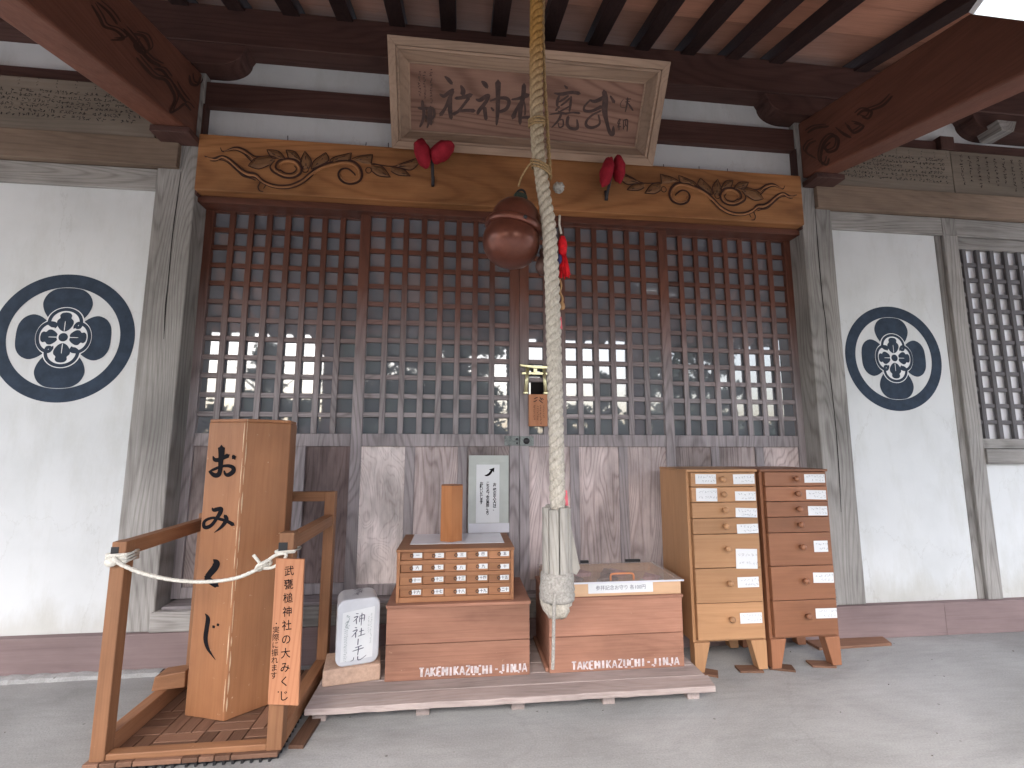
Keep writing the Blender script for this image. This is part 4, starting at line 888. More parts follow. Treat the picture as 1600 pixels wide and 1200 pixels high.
nb = MB().box(.052,.268,YD-.009,YD-.005,.585,.990).build('notice_sleeve', M['sleeve'], None)
tag(nb, 'plastic sleeved notice with a black arrow taped to the door panel', 'notice')
MB().box(.056,.272,YD-.0115,YD-.0092,.585,.633).build('tape_strip', M['lsheet'], nb)
MB().box(.052,.266,YD-.0112,YD-.0092,.955,.989).build('tape_strip', M['sleeve'], nb)
MB().box(.093,.218,YD-.0128,YD-.0095,.636,.941).build('paper_sheet', M['paper'], nb)
fn_ = front(YD-.0128)
k = Ink(fn_, .0005, .0001); k.stroke([(.137,.884,.002),(.150,.884,.010),(.164,.892,.013),(.176,.908,.012)]); k.poly([(.160,.914),(.190,.925),(.188,.899),(.180,.906)]); k.build('arrow', M['ink'], nb)
for body, u, z0 in (('お賽銭のお入れ口は、', .192, .770), ('こちらの「金の鳥居」より', .155, .762), ('お願いいたします', .121, .790)):
    text('lettering', body, .0185, fn_, u, z0, M['ink'], nb, True, .0005, .0006, .78)

# ================================================================== pallet, chests and what stands on them
pal = thing('low_pallet', 'low weathered plank platform under the two wooden chests', 'platform', (.25, -.3, 0))
ys = [-.558, -.462, -.366, -.270, -.174, -.078]
for i, y in enumerate(ys):
    x0_, x1_ = -.556+rnd.uniform(-.004,.006), 1.058+rnd.uniform(-.006,.006)
    mb = MB(); n = 30; bm_ = mb.bm     # front edge of each plank is slightly wavy
    A = [(x0_+(x1_-x0_)*t/n, y+(rnd.uniform(-.003,.003) if i == 0 else 0), .052) for t in range(n+1)]
    pts_ = A + [(x1_+(.018 if i == 0 else 0), y+.093, .052), (x0_, y+.093, .052)]
    mb.prism(pts_, (0,0,.023)); mb.build('plank', M['palletX'], pal, .003)
for x in (-.515, -.125, .25, .622, .985):
    MB().box(x-.026, x+.026, -.50, -.06, 0, .0515).build('bearer', M['palletY'], pal, .003)

def chest(name, label, x0, x1, y0, y1, z0, z1, seed):
    r = random.Random(seed); t = thing(name, label, 'chest', ((x0+x1)/2, (y0+y1)/2, z0))
    zm = z0+(z1-z0)*.475
    for a, b_ in ((z0+.001, zm-.0012), (zm+.0012, z1-.013)):
        MB().box(x0, x1, y0, y0+.018, a, b_).build('front_board', M['chestX'], t, .0025)
    for xa, xb in ((x0+.001, x0+.018), (x1-.018, x1-.001)):
        MB().box(xa, xb, y0+.0185, y1, z0+.001, z1-.013).build('side_board', M['chestY'], t, .002)
    MB().box(x0+.018, x1-.018, y1-.016, y1-.001, z0+.001, z1-.013).build('back_board', M['chestX'], t, .002)
    MB().box(x0-.004, x1+.005, y0-.006, y1+.002, z1-.0125, z1).build('top_board', M['chestX'], t, .0025)
    return t
c1 = chest('wooden_chest', 'left reddish wooden chest with white stencil carrying the small drawer box', -.291, .314, -.385, -.02, .075, .376, 1)
c2 = chest('wooden_chest', 'right reddish wooden chest with white stencil under the glass lidded case', .400, 1.006, -.385, -.02, .075, .381, 2)
MB().box(.385, .399, -.37, -.03, .0755, .093).build('foot_batten', M['chestY'], c2, .002)
def stencil(t, u0, u1, z0, z1, sk, seed):
    r = random.Random(seed); s_ = 'TAKEMIKAZUCHI-JINJA'; y = -.3856
    n = len(s_); wch = (u1-u0)/n
    k = Ink(plane_fn((0,-.385,0), (1,0,0), (0,0,1), (0,-1,0)), .0006, .00004)
    H = z1-z0
    G = {'T':[(0,1,1,1),(.5,1,.5,0)],'A':[(0,0,.45,1),(.55,1,1,0),(.25,.35,.75,.35)],'K':[(.1,0,.1,1),(.9,1,.25,.5),(.3,.55,.95,0)],'E':[(.1,0,.1,1),(.2,1,.9,1),(.2,.5,.75,.5),(.2,0,.9,0)],
         'M':[(.05,0,.05,1),(.1,1,.5,.4),(.5,.4,.9,1),(.95,1,.95,0)],'I':[(.5,0,.5,1)],'Z':[(.05,1,.95,1),(.9,.9,.1,.1),(.05,0,.95,0)],'U':[(.1,1,.1,.15),(.2,0,.8,0),(.9,.15,.9,1)],
         'C':[(.9,1,.3,1),(.1,.85,.1,.15),(.3,0,.9,0)],'H':[(.1,0,.1,1),(.9,0,.9,1),(.2,.5,.8,.5)],'-':[(.2,.5,.8,.5)],'J':[(.75,1,.75,.2),(.65,0,.25,0),(.12,.05,.12,.25)],'N':[(.1,0,.1,1),(.15,1,.85,0),(.9,0,.9,1)]}
    for i, c_ in enumerate(s_):
        x = u0+i*wch; zz = z0+r.uniform(-.001,.001); wc = wch*.78
        for a in G[c_]:
            ww = .0100 if a[0] == a[2] else .0062
            k.stroke([(x+a[0]*wc, zz+a[1]*H, ww*r.uniform(.85,1.15)), (x+a[2]*wc, zz+a[3]*H, ww*r.uniform(.8,1.1))], 3, False)
    k.build('stencil_lettering', M['stencil'], t)
stencil(c1, -.150, .306, .090, .123, 0, 3); stencil(c2, .497, .985, .087, .118, 0, 4)

fb = thing('fortune_drawer_box', 'small wooden box of twenty numbered drawers on the left chest', 'drawer box', (-.006, -.18, .3765))
bx0, bx1, by0, by1, bz0, bz1 = -.259, .247, -.365, -.015, .3765, .597
for xa, xb in ((bx0, bx0+.014), (bx1-.014, bx1)): MB().box(xa, xb, by0, by1, bz0, bz1-.012).build('side_panel', M['fortY'], fb, .0015)
MB().box(bx0-.003, bx1+.003, by0-.004, by1, bz1-.0118, bz1).build('top_panel', M['fortX'], fb, .002)
MB().box(bx0+.014, bx1-.014, by0+.06, by1, bz0+.001, bz1-.013).build('back_panel', M['fortX'], fb, 0)
zr = [.5500, .4995, .4490, .3985]
for i, z in enumerate(zr): MB().box(bx0+.0142, bx1-.0142, by0+.001, by0+.059, z-.0165 if i < 3 else bz0+.001, z-.0005).build('shelf_strip', M['fortX'], fb, .001)
nums = '一 二 三 四 五 六 七 八 九 十 十一 十二 十三 十四 十五 十六 十七 十八 十九 二十'.split()
dw = (bx1-bx0-.030)/5
for r_ in range(4):
    for c_ in range(5):
        xa = bx0+.015+c_*dw; y = by0+.004+rnd.choice((0,0,.001,.006,.0095)); zz = zr[r_]
        d = MB().box(xa+.0008, xa+dw-.0008, y, y+.045, zz+.0004, zz+.0330).build('drawer', M['fortX'], fb, .001)
        u0_ = xa+dw*.54+rnd.uniform(-.002,.002); z_ = zz+.0065+rnd.uniform(-.001,.004)
        MB().box(u0_, u0_+.0385, y-.0012, y-.0002, z_, z_+.0205).build('paper_label', M['paper'], d)
        text('number', nums[r_*5+c_], .0155, front(y-.0012), u0_+.020, z_+.0102, M['ink'], d, False, .0002, .0004)
        q = MB(); q.tube([(u0_-.0055+.0062*math.cos(t), y-.0035, z_+.010+.0062*math.sin(t)) for t in [2*math.pi*i/12 for i in range(13)]], .0014, 5); q.build('ring_pull', M['iron'], d, 0)
sh = MB().box(-.215, .214, -.268, -.03, .5975, .5995).build('laminated_sheet', M['lsheet'], None)
tag(sh, 'shiny white laminated sheet on top of the small drawer box', 'sheet')
hb = MB(); s_ = .058; hb.prism([(-.031+s_*math.cos(R(-90+60*i)), -.190+s_*math.sin(R(-90+60*i)), .600) for i in range(6)], (0,0,.256))
tag(hb.build('hexagonal_wooden_tube', M['blockZ'], None, .002), 'short hexagonal orange wooden tube standing on the laminated sheet', 'wooden tube')

# glass lidded case
gc = thing('display_case', 'shallow pale wood case with glass lid and price label on the right chest', 'case', (.72, -.2, .3815))
gx0, gx1, gy0, gy1, gz0, gz1 = .415, 1.008, -.376, -.045, .3815, .4385
for xa, xb, ya, yb, ax in ((gx0,gx1,gy0,gy0+.012,'X'),(gx0,gx1,gy1-.012,gy1,'X'),(gx0,gx0+.012,gy0+.0122,gy1-.0122,'Y'),(gx1-.012,gx1,gy0+.0122,gy1-.0122,'Y')):
    MB().box(xa, xb, ya, yb, gz0, gz1).build('case_side', M['pale'+ax], gc, .0012)
MB().box(gx0+.012, gx1-.012, gy0+.012, gy1-.012, gz0, gz0+.02).build('case_floor', M['paleX'], gc)
gm, gnt, gbs = newmat('clear lid glass'); gbs.inputs['Base Color'].default_value = (.62,.57,.54,1); gbs.inputs['Roughness'].default_value = .05; gbs.inputs['Alpha'].default_value = .3; gbs.inputs['Specular IOR Level'].default_value = .9
MB().box(gx0-.008, gx1+.012, gy0-.008, gy1+.004, gz1+.0004, gz1+.0050).build('glass_lid', gm, gc)
MB().box(gx0-.008, gx1+.012, gy0-.0105, gy0-.0082, gz1-.001, gz1+.0060).build('lid_edge', M['lsheet'], gc)
items = [('clothA',(.44,.52)),('clothB',(.50,.60)),('clothC',(.56,.66)),('clothA',(.62,.70)),('clothB',(.66,.77)),('clothC',(.75,.84)),('clothA',(.82,.90)),('clothC',(.88,.985)),('clothB',(.70,.80)),('clothA',(.92,.99))]
for i, (mk, (a, b_)) in enumerate(items):
    ya = -.33+(i % 3)*.085; z = gz0+.0205
    q = MB(); q.prism([(a, ya, z), (b_, ya+.02, z), ((a+b_)/2+rnd.uniform(-.02,.02), ya+.10, z)], (0,0,.012+.004*(i % 3))); tag(q.build('folded_cloth_charm', M[mk], None, .003), 'folded cloth charms lying under the glass lid of the pale case', 'charm', 'folded cloth charms in the glass lidded case')
q = MB(); q.tube(catmull([(.686,gy0+.012,gz1+.005),(.686,gy0+.012,gz1+.026),(.698,gy0+.012,gz1+.033),(.742,gy0+.012,gz1+.034),(.782,gy0+.012,gz1+.033),(.792,gy0+.012,gz1+.025),(.792,gy0+.012,gz1+.005)],4), .0045, 8); q.build('handle', plain('copper handle', (.62,.25,.12), rough=.4, metal=.5, var=.1), gc, 0, True)
for xa, xb in ((.628,.672),(.868,.948)):
    MB().box(xa, xb, gy1-.008, gy1+.006, gz1+.0054, gz1+.018).build('hinge', M['black'], gc, .002)
lb = MB().box(.578,.876,gy0-.0022,gy0-.0003,.394,.4365).build('price_label', M['paper'], gc)
fl = front(gy0-.0022)
text('lettering', '参拝記念お守り 各100円', .0215, fl, .727, .4155, M['pen'], gc, False, 0, .0005)

# plastic canister on its brick
by = R(10)
RM = Matrix.Translation((-.437, -.300, 0)) @ Matrix.Rotation(by, 4, 'Z')
q = MB(); q.box(-.113, .113, -.085, .085, .0755, .139, RM); tag(q.build('pale_brick', M['brick'], None, .006), 'pale porous brick carrying the white plastic canister', 'brick')
CM = Matrix.Translation((-.432, -.275, .139)) @ Matrix.Rotation(R(15), 4, 'Z')
can = thing('plastic_canister', 'white translucent plastic canister with a handwritten label on the brick', 'canister', (-.432, -.275, .139))
hw, H_, dp, rc = .086, .262, .19, .034
rr = []
for cx_, cz_, a0 in ((hw-rc, H_-rc, 0), (-hw+rc, H_-rc, 90), (-hw+rc, rc, 180), (hw-rc, rc, 270)):
    for i in range(7): a = R(a0+i*15); rr.append((cx_+rc*math.cos(a), cz_+rc*math.sin(a)))
def ring(y, s_): return [CM @ Vector((x*s_, y, H_/2+(z-H_/2)*s_)) for x, z in rr]
q = MB(); rings = []
for y, s_ in ((-.095,.95),(-.092,.99),(-.085,1.0),(-.066,1.0),(-.064,.975),(.07,.965),(.09,.93)):
    rings.append([q.bm.verts.new(p) for p in ring(y, s_)])
for a, b_ in zip(rings, rings[1:]):
    for i in range(len(a)): q.bm.faces.new((a[i], a[(i+1) % len(a)], b_[(i+1) % len(a)], b_[i]))
q.bm.faces.new(rings[0]); q.bm.faces.new(rings[-1][::-1])
q.build('canister_body', M['plastic'], can, 0, False)
cfn = lambda u, v, d: CM @ Vector((u, -.0952-d, v))
q = MB(); q.hexa([cfn(-.066,.020,.0012),cfn(.060,.026,.0012),cfn(.060,.026,.0002),cfn(-.066,.020,.0002),cfn(-.064,.212,.0012),cfn(.064,.226,.0012),cfn(.064,.226,.0002),cfn(-.064,.212,.0002)]); q.build('paper_label', M['paper'], can)
k = Ink(cfn, .0018, .00004)
for s_ in ([(-.012,.205,.003),(-.002,.203,.003)], [(-.020,.190,.004),(-.004,.193,.004),(-.014,.180,.003),(-.022,.174,.002)], [(-.010,.184,.004),(-.009,.163,.004)], [(.004,.194,.003),(.003,.172,.003),(.004,.171,.003)], [(.004,.193,.003),(.022,.196,.004),(.021,.172,.003)], [(.004,.182,.003),(.021,.184,.003)], [(.012,.205,.004),(.010,.155,.003)],
           [(-.014,.150,.003),(-.006,.148,.004)], [(-.022,.136,.004),(-.004,.140,.004),(-.018,.122,.003),(-.026,.114,.002)], [(-.010,.132,.004),(-.010,.110,.004)], [(.004,.132,.003),(.022,.135,.003)], [(.012,.145,.004),(.011,.116,.004)], [(.000,.114,.003),(.028,.120,.003)],
           [(.001,.104,.0045),(.000,.080,.004)], [(-.010,.070,.003),(.016,.076,.004)], [(-.020,.058,.003),(.024,.066,.004)], [(.004,.074,.004),(.003,.058,.004),(.001,.040,.003)], [(-.014,.034,.003),(-.016,.024,.003),(-.026,.014+.006,.002)], [(.002,.036,.004),(.003,.022,.004),(.016,.023,.003),(.036,.036,.002)]): k.stroke(s_, 4)
k.build('lettering', M['pen'], can)
k = Ink(cfn, .0018, .00004)
for cx_, z0, n_, h_ in ((-.046,.175,20,.007), (-.052,.17,19,.006), (.050,.200,16,.006), (.040,.190,9,.006)):
    for i in range(n_): k.scribble(cx_, z0-i*.0078, h_, .0011, 3)
for i in range(3): k.scribble(-.045, .196-i*.018, .018, .002, 5)
k.build('small_lettering', plain('grey print', (.25,.30,.30), rough=.7), can)
k = Ink(lambda u, v, d: CM @ Vector((u, v, H_*.983+d)), .003, .0001)
for i in range(4): k.scribble(.0+rnd.uniform(-.012,.012), -.02+i*.022, .03, .003, 6)
k.build('lettering', M['pen'], can)

# ================================================================== drawer cabinets
def cabinet(label, x0, x1, mk, kx, labels, seed):
    r = random.Random(seed); zb, zt, yf, yb = .140, .930, -.302, -.004
    t = thing('drawer_cabinet', label, 'cabinet', ((x0+x1)/2, (yf+yb)/2, 0), 'seven drawer cabinets beside the door')
    for xa, xb in ((x0, x0+.015), (x1-.015, x1)):
        MB().box(xa, xb, yf, yb, zb, zt-.012).build('side_panel', M[mk+'Z'], t, .0015)
    MB().box(x0-.002, x1+.002, yf-.012, yb, zt-.0118, zt).build('top_panel', M[mk+'X'], t, .002)
    MB().box(x0+.0152, x1-.0152, yf+.012, yb, zb+.001, zt-.013).build('inner_box', M[mk+'X'], t, 0)
    MB().box(x0+.0152, x1-.0152, yf+.002, yf+.011, zb, zb+.010).build('bottom_rail', M[mk+'X'], t, .001)
    zs = [.917, .8475, .775, .701, .627, .472, .315, .152]
    for i in range(7):
        z1_, z0_ = zs[i]-.0015, zs[i+1]+.0015
        y = yf-.018-r.uniform(0, .002)
        d = MB().box(x0+.0165, x1-.0150, y, yf+.0115, z0_, z1_).build('drawer', M[mk+'X'], t, .002)
        zc = (z0_+z1_)/2+(.002 if i < 4 else .012)
        q = MB(); q.lathe([(0,.0),(.0075,0),(.0065,.006),(.0085,.010),(.0135,.014),(.0145,.019),(.0125,.025),(.006,.0285),(0,.029)], 20, Matrix.Translation((kx+i*.0015, y, zc)) @ Matrix.Rotation(R(90), 4, 'X')); q.build('knob', M[mk+'Z'], d, 0, True)
        for (ri, px0, py0, px1, py1) in labels:
            if ri != i: continue
            a = atY(px0, py0, y); b_ = atY(px1, py1, y); tl = r.uniform(-.03, .01)
            c_ = (a+b_)/2; hw_, hh_ = (b_.x-a.x)/2, (a.z-b_.z)/2
            def lf(u, v, d_, c_=c_, tl=tl, y=y): return Vector((c_.x+u*math.cos(tl)-v*math.sin(tl), y-d_, c_.z+u*math.sin(tl)+v*math.cos(tl)))
            q = MB(); q.hexa([lf(-hw_,-hh_,.0014),lf(hw_,-hh_,.0014),lf(hw_,-hh_,.0003),lf(-hw_,-hh_,.0003),lf(-hw_,hh_,.0014),lf(hw_,hh_,.0014),lf(hw_,hh_,.0003),lf(-hw_,hh_,.0003)]); lab_ = q.build('paper_label', M['paper'], d)
            k = Ink(lf, .0019, .00002); rows = 2 if hh_ > .016 else 1
            if hh_ > .03: rows = 3
            for rr_ in range(rows):
                v = (0 if rows == 1 else hh_*(.42-.84*rr_/(rows-1))); n_ = r.choice((5,6,7)); st_ = hw_*1.6/n_; u = -hw_*.8+(st_*1.5 if rr_ and rows == 2 else 0)
                if rows == 3 and rr_ == 1: continue
                while u < hw_*.82:
                    k.scribble(u+st_/2, v+r.uniform(-.001,.001), min(.011, hh_*.62), .0010, 3); u += st_
            k.build('handwriting', M['pen'], d)
    for xs, sg in ((x0+.002, 1), (x1-.002, -1)):
        for ya, yb_ in ((yf-.006, yf+.04), (-.075, -.03)):
            q = MB(); x_in, x_bot = xs+sg*.078, xs+sg*.044
            q.prism([(xs, ya, .0102), (x_bot, ya, .0102), (x_in, ya, .1395), (xs, ya, .1395)], (0, yb_-ya, 0)); q.build('leg', M[mk+'Z'], t, .002)
    for xs, rot in ((x0+.045, -.25), (x1-.060, .3)):
        pass
    return t
cabinet('light honey coloured seven drawer cabinet standing next to the glass lidded case', 1.092, 1.4525, 'cabl', 1.262,
        [(0,1086,741,1119,756),(0,1145,741,1179,756),(1,1087,763,1121,783),(1,1148,768,1181,782),(2,1149,794,1183,808),(3,1151,819,1185,833),(4,1149,858,1184,888),(5,1152,902,1186,917),(6,1156,958,1191,973)], 11)
cabinet('darker red brown seven drawer cabinet standing against the right post', 1.472, 1.829, 'cabr', 1.645,
        [(0,1256,741,1289,754),(1,1259,766,1291,780),(2,1262,791,1293,805),(4,1271,845,1294,862),(5,1270,895,1303,910),(6,1274,951,1308,965)], 12)
for (x, y, a, lab) in ((1.150,-.290,.5,'thin wooden shim under the left front leg of the honey coloured cabinet'),(1.370,-.285,.12,'thin wooden shim under the right front leg of the honey coloured cabinet'),
                       (1.530,-.285,.35,'thin wooden shim under the left front leg of the darker cabinet'),(1.745,-.275,.18,'thin wooden shim under the right front leg of the darker cabinet')):
    q = MB(); q.box(-.055,.055,-.030,.030,.0,.0098, Matrix.Translation((x,y,0)) @ Matrix.Rotation(-a,4,'Z')); tag(q.build('wooden_shim', M['tileX'], None, .001), lab, 'shim', 'shims under the cabinet legs')
for (x, lab) in ((1.118,'small block under a back leg of the honey coloured cabinet'),):
    pass
q = MB(); q.prism([(1.86,-.125,0),(2.285,-.112,0),(2.315,-.028,0),(1.86,-.028,0)], (0,0,.014)); tag(q.build('loose_board', M['tileX'], None, .0015), 'flat reddish board lying on the floor at the foot of the right post', 'board')

# ================================================================== stand with the giant fortune box
for i, (x, y, w_) in enumerate(((-1.186,-.716,'front left'),(-.886,-.716,'front right'),(-1.186,-.416,'back left'),(-.886,-.416,'back right'))):
    t = thing('deck_tile', 'parquet deck tile at the '+w_+' corner under the roped stand', 'deck tile', (x+.15, y+.15, 0), 'parquet deck tiles under the roped stand')
    g = MB()
    for a in range(10): g.box(x+.012+a*.0288, x+.020+a*.0288, y-.001, y+.30, 0, .0105); g.box(x-.0005, x+.2995, y+.012+a*.0288, y+.019+a*.0288, 0.001, .0101)
    g.build('plastic_grid', M['black'], t)
    for qx in range(2):
        for qy in range(2):
            for s_ in range(3):
                xx, yy = x+qx*.15, y+qy*.15
                if (qx+qy) % 2: MB().box(xx+.0015, xx+.1485, yy+s_*.05+.0015, yy+s_*.05+.0485, .011, .026).build('slat', M['tileX'], t, .002)
                else: MB().box(xx+s_*.05+.0015, xx+s_*.05+.0485, yy+.0015, yy+.1485, .011, .026).build('slat', M['tileY'], t, .002)
stn = thing('roped_stand', 'open wooden frame stand with side rails around the giant fortune box', 'stand', (-.88, -.45, .0265))
yF, yB = -.706, -.125; zb_ = .0265
fl_, fr_ = -1.172, -.628
MB().box(fl_, fl_+.046, yF, yF+.046, zb_, .715).build('front_post', M['standZ'], stn, .003)
MB().box(fr_, fr_+.050, yF, yF+.046, zb_, .735).build('front_post', M['standZ'], stn, .003)
MB().box(fl_, fl_+.046, yB-.046, yB, zb_, .735).build('back_post', M['standZ'], stn, .003)
MB().box(fr_+.004, fr_+.050, yB-.046, yB, zb_, .826).build('back_post', M['standZ'], stn, .003)
MB().box(fl_+.002, fl_+.044, yF+.0465, yB-.0465, .665, .7135).build('side_rail', M['standY'], stn, .003)
MB().box(fr_+.006, fr_+.046, yF+.0465, yB-.0465, .672, .720).build('side_rail', M['standY'], stn, .003)
MB().box(fl_+.047, fr_+.0035, yB-.042, yB-.004, .782, .826).build('back_rail', M['standX'], stn, .003)
MB().box(fl_+.001, fl_+.0445, yF+.0465, yB-.0465, zb_, .088).build('base_rail', M['standY'], stn, .003)
MB().box(fr_+.002, fr_+.0495, yF+.0465, yB-.0465, zb_, .088).build('base_rail', M['standY'], stn, .003)
MB().box(fl_+.0465, fr_-.0005, yF+.004, yF+.040, zb_, .046).build('base_rail', M['standX'], stn, .003)
for xa, xb, z in ((fl_-.001, fl_+.024, .672), (fr_-.001, fr_+.030, .676)):
    MB().box(xa, xb, yF-.0015, yF+.02, z-.010, z+.026).build('black_tape', M['black'], stn, .001)
q = MB(); q.hexa([(-1.180,-.392,.0885),(-1.068,-.372,.0885),(-1.072,-.300,.0885),(-1.180,-.310,.0885),(-1.172,-.392,.142),(-1.068,-.372,.150),(-1.072,-.300,.150),(-1.172,-.310,.142)])
tag(q.build('wooden_block', M['standX'], None, .004), 'short wooden block wedged on the stand rail behind the giant fortune box', 'block')
# giant fortune box
HC = Vector((-.8835, -.341)); hs = .1765
hv = [Vector((HC.x+hs*math.cos(R(281-60+60*i)), HC.y+hs*math.sin(R(281-60+60*i)))) for i in range(6)]     # hv[0]=L, hv[1]=M, hv[2]=R
gfb = thing('giant_fortune_box', 'tall hexagonal orange wooden fortune box with black brush characters', 'fortune box', (HC.x, HC.y, .027))
q = MB(); q.prism([(v.x, v.y, .0275) for v in hv], (0, 0, 1.108)); q.build('hexagonal_body', M['hexaZ'], gfb, .004)
q = MB(); q.prism([(HC.x+(v.x-HC.x)*.99, HC.y+(v.y-HC.y)*.99, 1.1358) for v in hv], (0,0,.012)); q.build('top_board', M['hexaX'], gfb, .003)
fd = (hv[1]-hv[0]).normalized(); fN = Vector((fd.y, -fd.x, 0)); fP = Vector((hv[0].x, hv[0].y, 0))
for org, strokes in (
    ((300, 680, 7.5), ([(248, 245, 10), (268, 285, 40), (310, 290, 44), (370, 265, 40), (430, 235, 48)], [(348, 140, 76), (348, 220, 64), (340, 310, 54), (335, 400, 48), (315, 460, 50), (270, 470, 48), (225, 440, 34), (200, 422, 14)], [(205, 425, 12), (250, 405, 28), (310, 380, 30), (370, 362, 30), (440, 360, 36), (488, 385, 44), (482, 430, 48), (430, 465, 44), (395, 455, 30), (380, 415, 16)], [(482, 235, 24), (500, 270, 56)])),
    ((300, 680, 7.5), ([(238, 850, 10), (258, 875, 40), (310, 866, 44), (345, 865, 44), (330, 915, 46), (285, 985, 36), (235, 1050, 36), (180, 1080, 40), (145, 1070, 38), (145, 1020, 32), (185, 985, 30), (260, 968, 28), (340, 985, 32), (420, 1010, 36), (490, 1050, 44)], [(385, 940, 36), (408, 985, 44), (370, 1050, 38), (320, 1100, 24), (262, 1142, 4)])),
    ((290, 840, 5.4545), ([(237, 185, 4), (262, 212, 52), (255, 250, 52), (215, 300, 48), (185, 338, 44)], [(172, 335, 36), (215, 372, 46), (272, 408, 46)])),
    ((290, 840, 5.4545), ([(168, 645, 3), (192, 690, 32), (182, 770, 34), (172, 860, 34), (188, 935, 26), (220, 990, 14), (258, 1042, 3)], [(236, 752, 20), (246, 765, 24)], [(274, 735, 18), (282, 748, 22)]))):
    k = Ink(pixfn(fP, fN, *org), .0012, .00015)
    for s_ in strokes: k.stroke([(a_, b_2, c_2*1.12) for a_, b_2, c_2 in s_], 8)
    k.build('brush_character', M['ink'], gfb)
# pale worn arris between the two front faces
for fa, fb_ in ((hv[0], hv[1]), (hv[1], hv[2])):
    d_ = (fb_-fa).normalized(); n_ = Vector((d_.y, -d_.x, 0)); M_ = hv[1]
    sgn = -1 if fb_ is hv[1] else 1
    k = Ink(plane_fn((M_.x, M_.y, 0), (d_.x*sgn, d_.y*sgn, 0), (0,0,1), n_), .0008, .0001)
    z = .06
    while z < 1.10:
        l = rnd.uniform(.03, .14); wv = rnd.uniform(.002,.006)
        k.stroke([(.003+wv/2, z, .001), (.003+wv/2+rnd.uniform(-.001,.001), z+l*.5, wv), (.003+wv/2, z+l, .001)], 5, False); z += l*rnd.uniform(.8, 1.5)
    k.build('worn_edge', plain('bare scuffed wood', (.60,.43,.28), rough=.8, var=.2, vscale=60), gfb)
# rope across the front of the stand
br = thing('barrier_rope', 'white cotton rope tied across the front of the wooden stand', 'rope', (-.9, -.725, .62))
yr = -.722
rp_ = [(178,872),(190,882),(225,896),(270,906),(320,909),(365,904),(395,893),(415,881)]
P = [atY(x, y, yr) for x, y in rp_]
for v in range(2):
    q = MB(); PP = catmull([tuple(p) for p in P], 14); q.tube([(c[0]+.0026*math.cos(i*.9+v*3.14), c[1]+.0026*math.sin(i*.9+v*3.14), c[2]) for i, c in enumerate(PP)], .0058, 7); q.build('rope_strand', M['cord'], br, 0, True)
q = MB()
for i in range(3):
    z = .648+i*.011; q.tube([(fl_-.007,yF-.007,z),(fl_+.053,yF-.007,z+.003),(fl_+.053,yF+.053,z+.004),(fl_-.007,yF+.053,z),(fl_-.007,yF-.007,z+.004)], .0065, 7)
q.ball((fl_+.012, yF-.014, .652), .017, 7, (1.2,.7,1)); q.build('knot', M['cord'], br, 0, True)
kp = atY(412, 883, yr)
q = MB(); q.tube(catmull([tuple(atY(x, y, yr+dy)) for x, y, dy in ((408,886,0),(418,876,-.006),(432,867,-.008),(446,865,-.006),(445,873,.0),(436,881,.004),(424,887,.004),(412,888,0))], 6), .0058, 7)
q.tube(catmull([tuple(atY(x, y, yr-.006)) for x, y in ((410,886),(404,877),(396,867))], 5), .0055, 7)
for i in range(3): q.tube([kp+Vector((.010*math.cos(t)+(i-1)*.012, .011*math.sin(t), (i-1)*.006+.012*math.cos(t+1))) for t in [2*math.pi*j/12 for j in range(13)]], .006, 6)
q.tube([(fr_-.006,yF-.006,.668),(fr_+.056,yF-.006,.672),(fr_+.056,yF+.052,.672),(fr_-.006,yF+.052,.668),(fr_-.006,yF-.006,.672)], .006, 7)
q.build('bow_knot', M['cord'], br, 0, True)
# hanging sign board
ysg = -.736
A, B_, C_, D_ = (atY(x, y, ysg) for x, y in ((418,1101),(466,1103),(475,874),(431,873)))
sg = MB().prism([A, B_, C_, D_], (0,.013,0)).build('hanging_sign_board', M['signZ'], None, .002)
tag(sg, 'narrow vertical wooden sign board hanging from the right front post of the stand', 'sign board')
fs = front(ysg)
a = atY(452, 893, ysg); b_ = atY(443.5, 1088, ysg); tl = math.atan2(a.x-b_.x, a.z-b_.z)
for i, c_ in enumerate('武甕槌神社の大みくじ'):
    p = a.lerp(b_, i/9); text('lettering', c_, .0355, fs, p.x, p.z, M['ink'], sg, False, .0002, .0010, 1, .92, 1, -tl+.06)
a = atY(431.5, 985, ysg); b_ = atY(428, 1056, ysg)
for i, c_ in enumerate('実際に振れます'):
    p = a.lerp(b_, i/6); text('lettering', c_, .0245, fs, p.x, p.z, M['ink'], sg, False, .0001, .0010, 1, .95, 1, -tl+.06)
k = Ink(fs, .0010)
for px, py in ((432,974),(435,1081)): p = atY(px, py, ysg); k.disc(p.x, p.z, .0022, None, 10)
k.build('ink_dot', M['ink'], sg)
q = MB(); q.prism([(-.572,-.655,0),(-.520,-.660,0),(-.505,-.475,0),(-.556,-.470,0)], (0,0,.012)); tag(q.build('thin_board', M['tileY'], None, .001), 'thin brown board on the floor between the roped stand and the pallet', 'board')

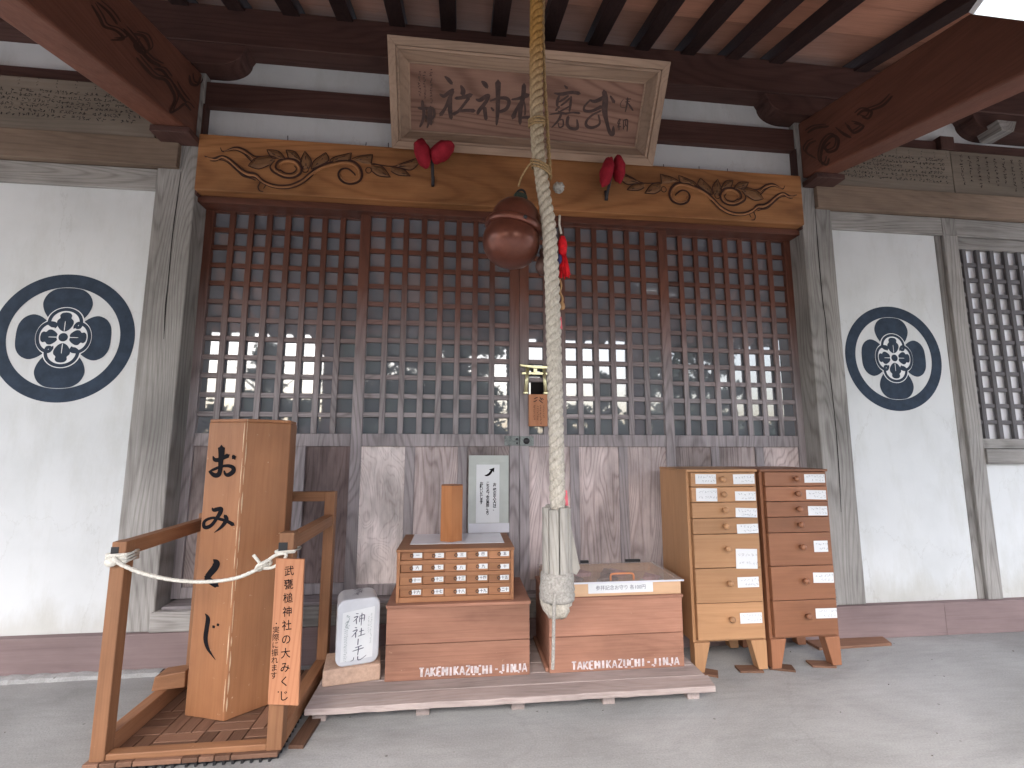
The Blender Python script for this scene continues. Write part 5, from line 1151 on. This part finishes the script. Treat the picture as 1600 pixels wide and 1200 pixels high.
# ================================================================== ceiling lamp at the upper right
A = atY(1522, 23.5, -1.3)
lm = thing('ceiling_lamp', 'white square lamp panel hanging under the porch rafters at the upper right', 'lamp', (A.x+.17, -1.42, A.z+.2))
dirY = Vector((.03, -.83, .50)); ux = Vector((1, 0, -.012)); nn = ux.cross(dirY).normalized(); nn = -nn if nn.z > 0 else nn
def lp(u, v, d): return A + ux*u + dirY*v + nn*(-d)
q = MB(); q.hexa([lp(0,0,.03),lp(.36,0,.03),lp(.36,.36,.03),lp(0,.36,.03),lp(0,0,.005),lp(.36,0,.005),lp(.36,.36,.005),lp(0,.36,.005)]); q.build('housing', M['white'], lm, .002)
q = MB(); q.hexa([lp(.003,.003,.0048),lp(.357,.003,.0048),lp(.357,.357,.0048),lp(.003,.357,.0048),lp(.003,.003,0),lp(.357,.003,0),lp(.357,.357,0),lp(.003,.357,0)]); q.build('diffuser', M['lampw'], lm, 0)
p = lp(.18,.18,.03); q = MB(); q.tube([p, (p.x, p.y, 3.43+SL*p.y)], .012, 10); q.build('hanger_rod', M['iron'], lm, 0)

# ================================================================== trees facing the shrine (they show in the door glass)
def tree(name, label, x, y, h, cr, n, seed, cat='tree', grp='trees facing the shrine', trunk=True, cone=False):
    r = random.Random(seed); t = thing(name, label, cat, (x, y, -.15), grp)
    if trunk:
        q = MB(); q.tube([(x, y, -.15), (x+r.uniform(-.1,.1), y, h*.35), (x+r.uniform(-.2,.2), y+r.uniform(-.2,.2), h*.8)], [h*.03, h*.02, h*.006], 8)
        for i in range(7):
            a = r.uniform(0, 6.28); z0 = h*r.uniform(.25,.6); q.tube([(x, y, z0), (x+cr*.4*math.cos(a), y+cr*.4*math.sin(a), z0+h*.1), (x+cr*.8*math.cos(a), y+cr*.8*math.sin(a), z0+h*.22)], [h*.011, h*.007, h*.003], 5)
        q.build('trunk', M['bark'], t)
    q = MB(); cl = []
    for i in range(int(26*cr)+12):
        a = r.uniform(0, 6.28); rr_ = cr*math.sqrt(r.random())*.95; z = r.uniform(.22 if trunk else .05, .97)*h
        lim = (1-z/h)*1.1+.05 if cone else math.sqrt(max(.02, 1-((z/h-.6)/.45)**2))
        cl.append((x+rr_*lim*math.cos(a), y+rr_*lim*math.sin(a), z, r.uniform(.18,.42)*cr*.55))
    for i in range(n):
        c_ = r.choice(cl); p = Vector((r.gauss(c_[0], c_[3]*.6), r.gauss(c_[1], c_[3]*.6), max(.05, r.gauss(c_[2], c_[3]*.5))))
        s_ = r.uniform(.08,.20); ax = Vector((r.uniform(-1,1), r.uniform(-1,1), r.uniform(-1,1))).normalized(); b = ax.orthogonal().normalized()
        q.poly([p-ax*s_, p+b*s_*.45, p+ax*s_, p-b*s_*.45])
    q.build('crown', M['leaf'], t)
tree('broad_tree', 'broad leafy tree facing the left half of the doors', -3.1, -16.5, 7.2, 2.5, 20000, 1)
tree('broad_tree', 'leafy tree facing the middle of the doors', -.3, -15.5, 6.6, 2.2, 18000, 2)
tree('broad_tree', 'big leafy tree facing the right post', 9.6, -16, 6.0, 2.0, 9000, 4)
tree('conifer_tree', 'narrow conifer facing the left post', -7.9, -17, 5.2, 1.4, 5000, 5, cone=True)
tree('conifer_tree', 'slim young conifer facing the right door', 6.4, -17.5, 4.2, 1.0, 4000, 6, cone=True)
for i in range(15): tree('garden_shrub', 'rounded garden shrub in the row facing the shrine', -15+i*2.0+rnd.uniform(-.3,.3), -12+rnd.uniform(-1,1), rnd.uniform(1.4,2.5), 1.35, 2600, 20+i, 'shrub', 'garden shrubs facing the shrine', False)
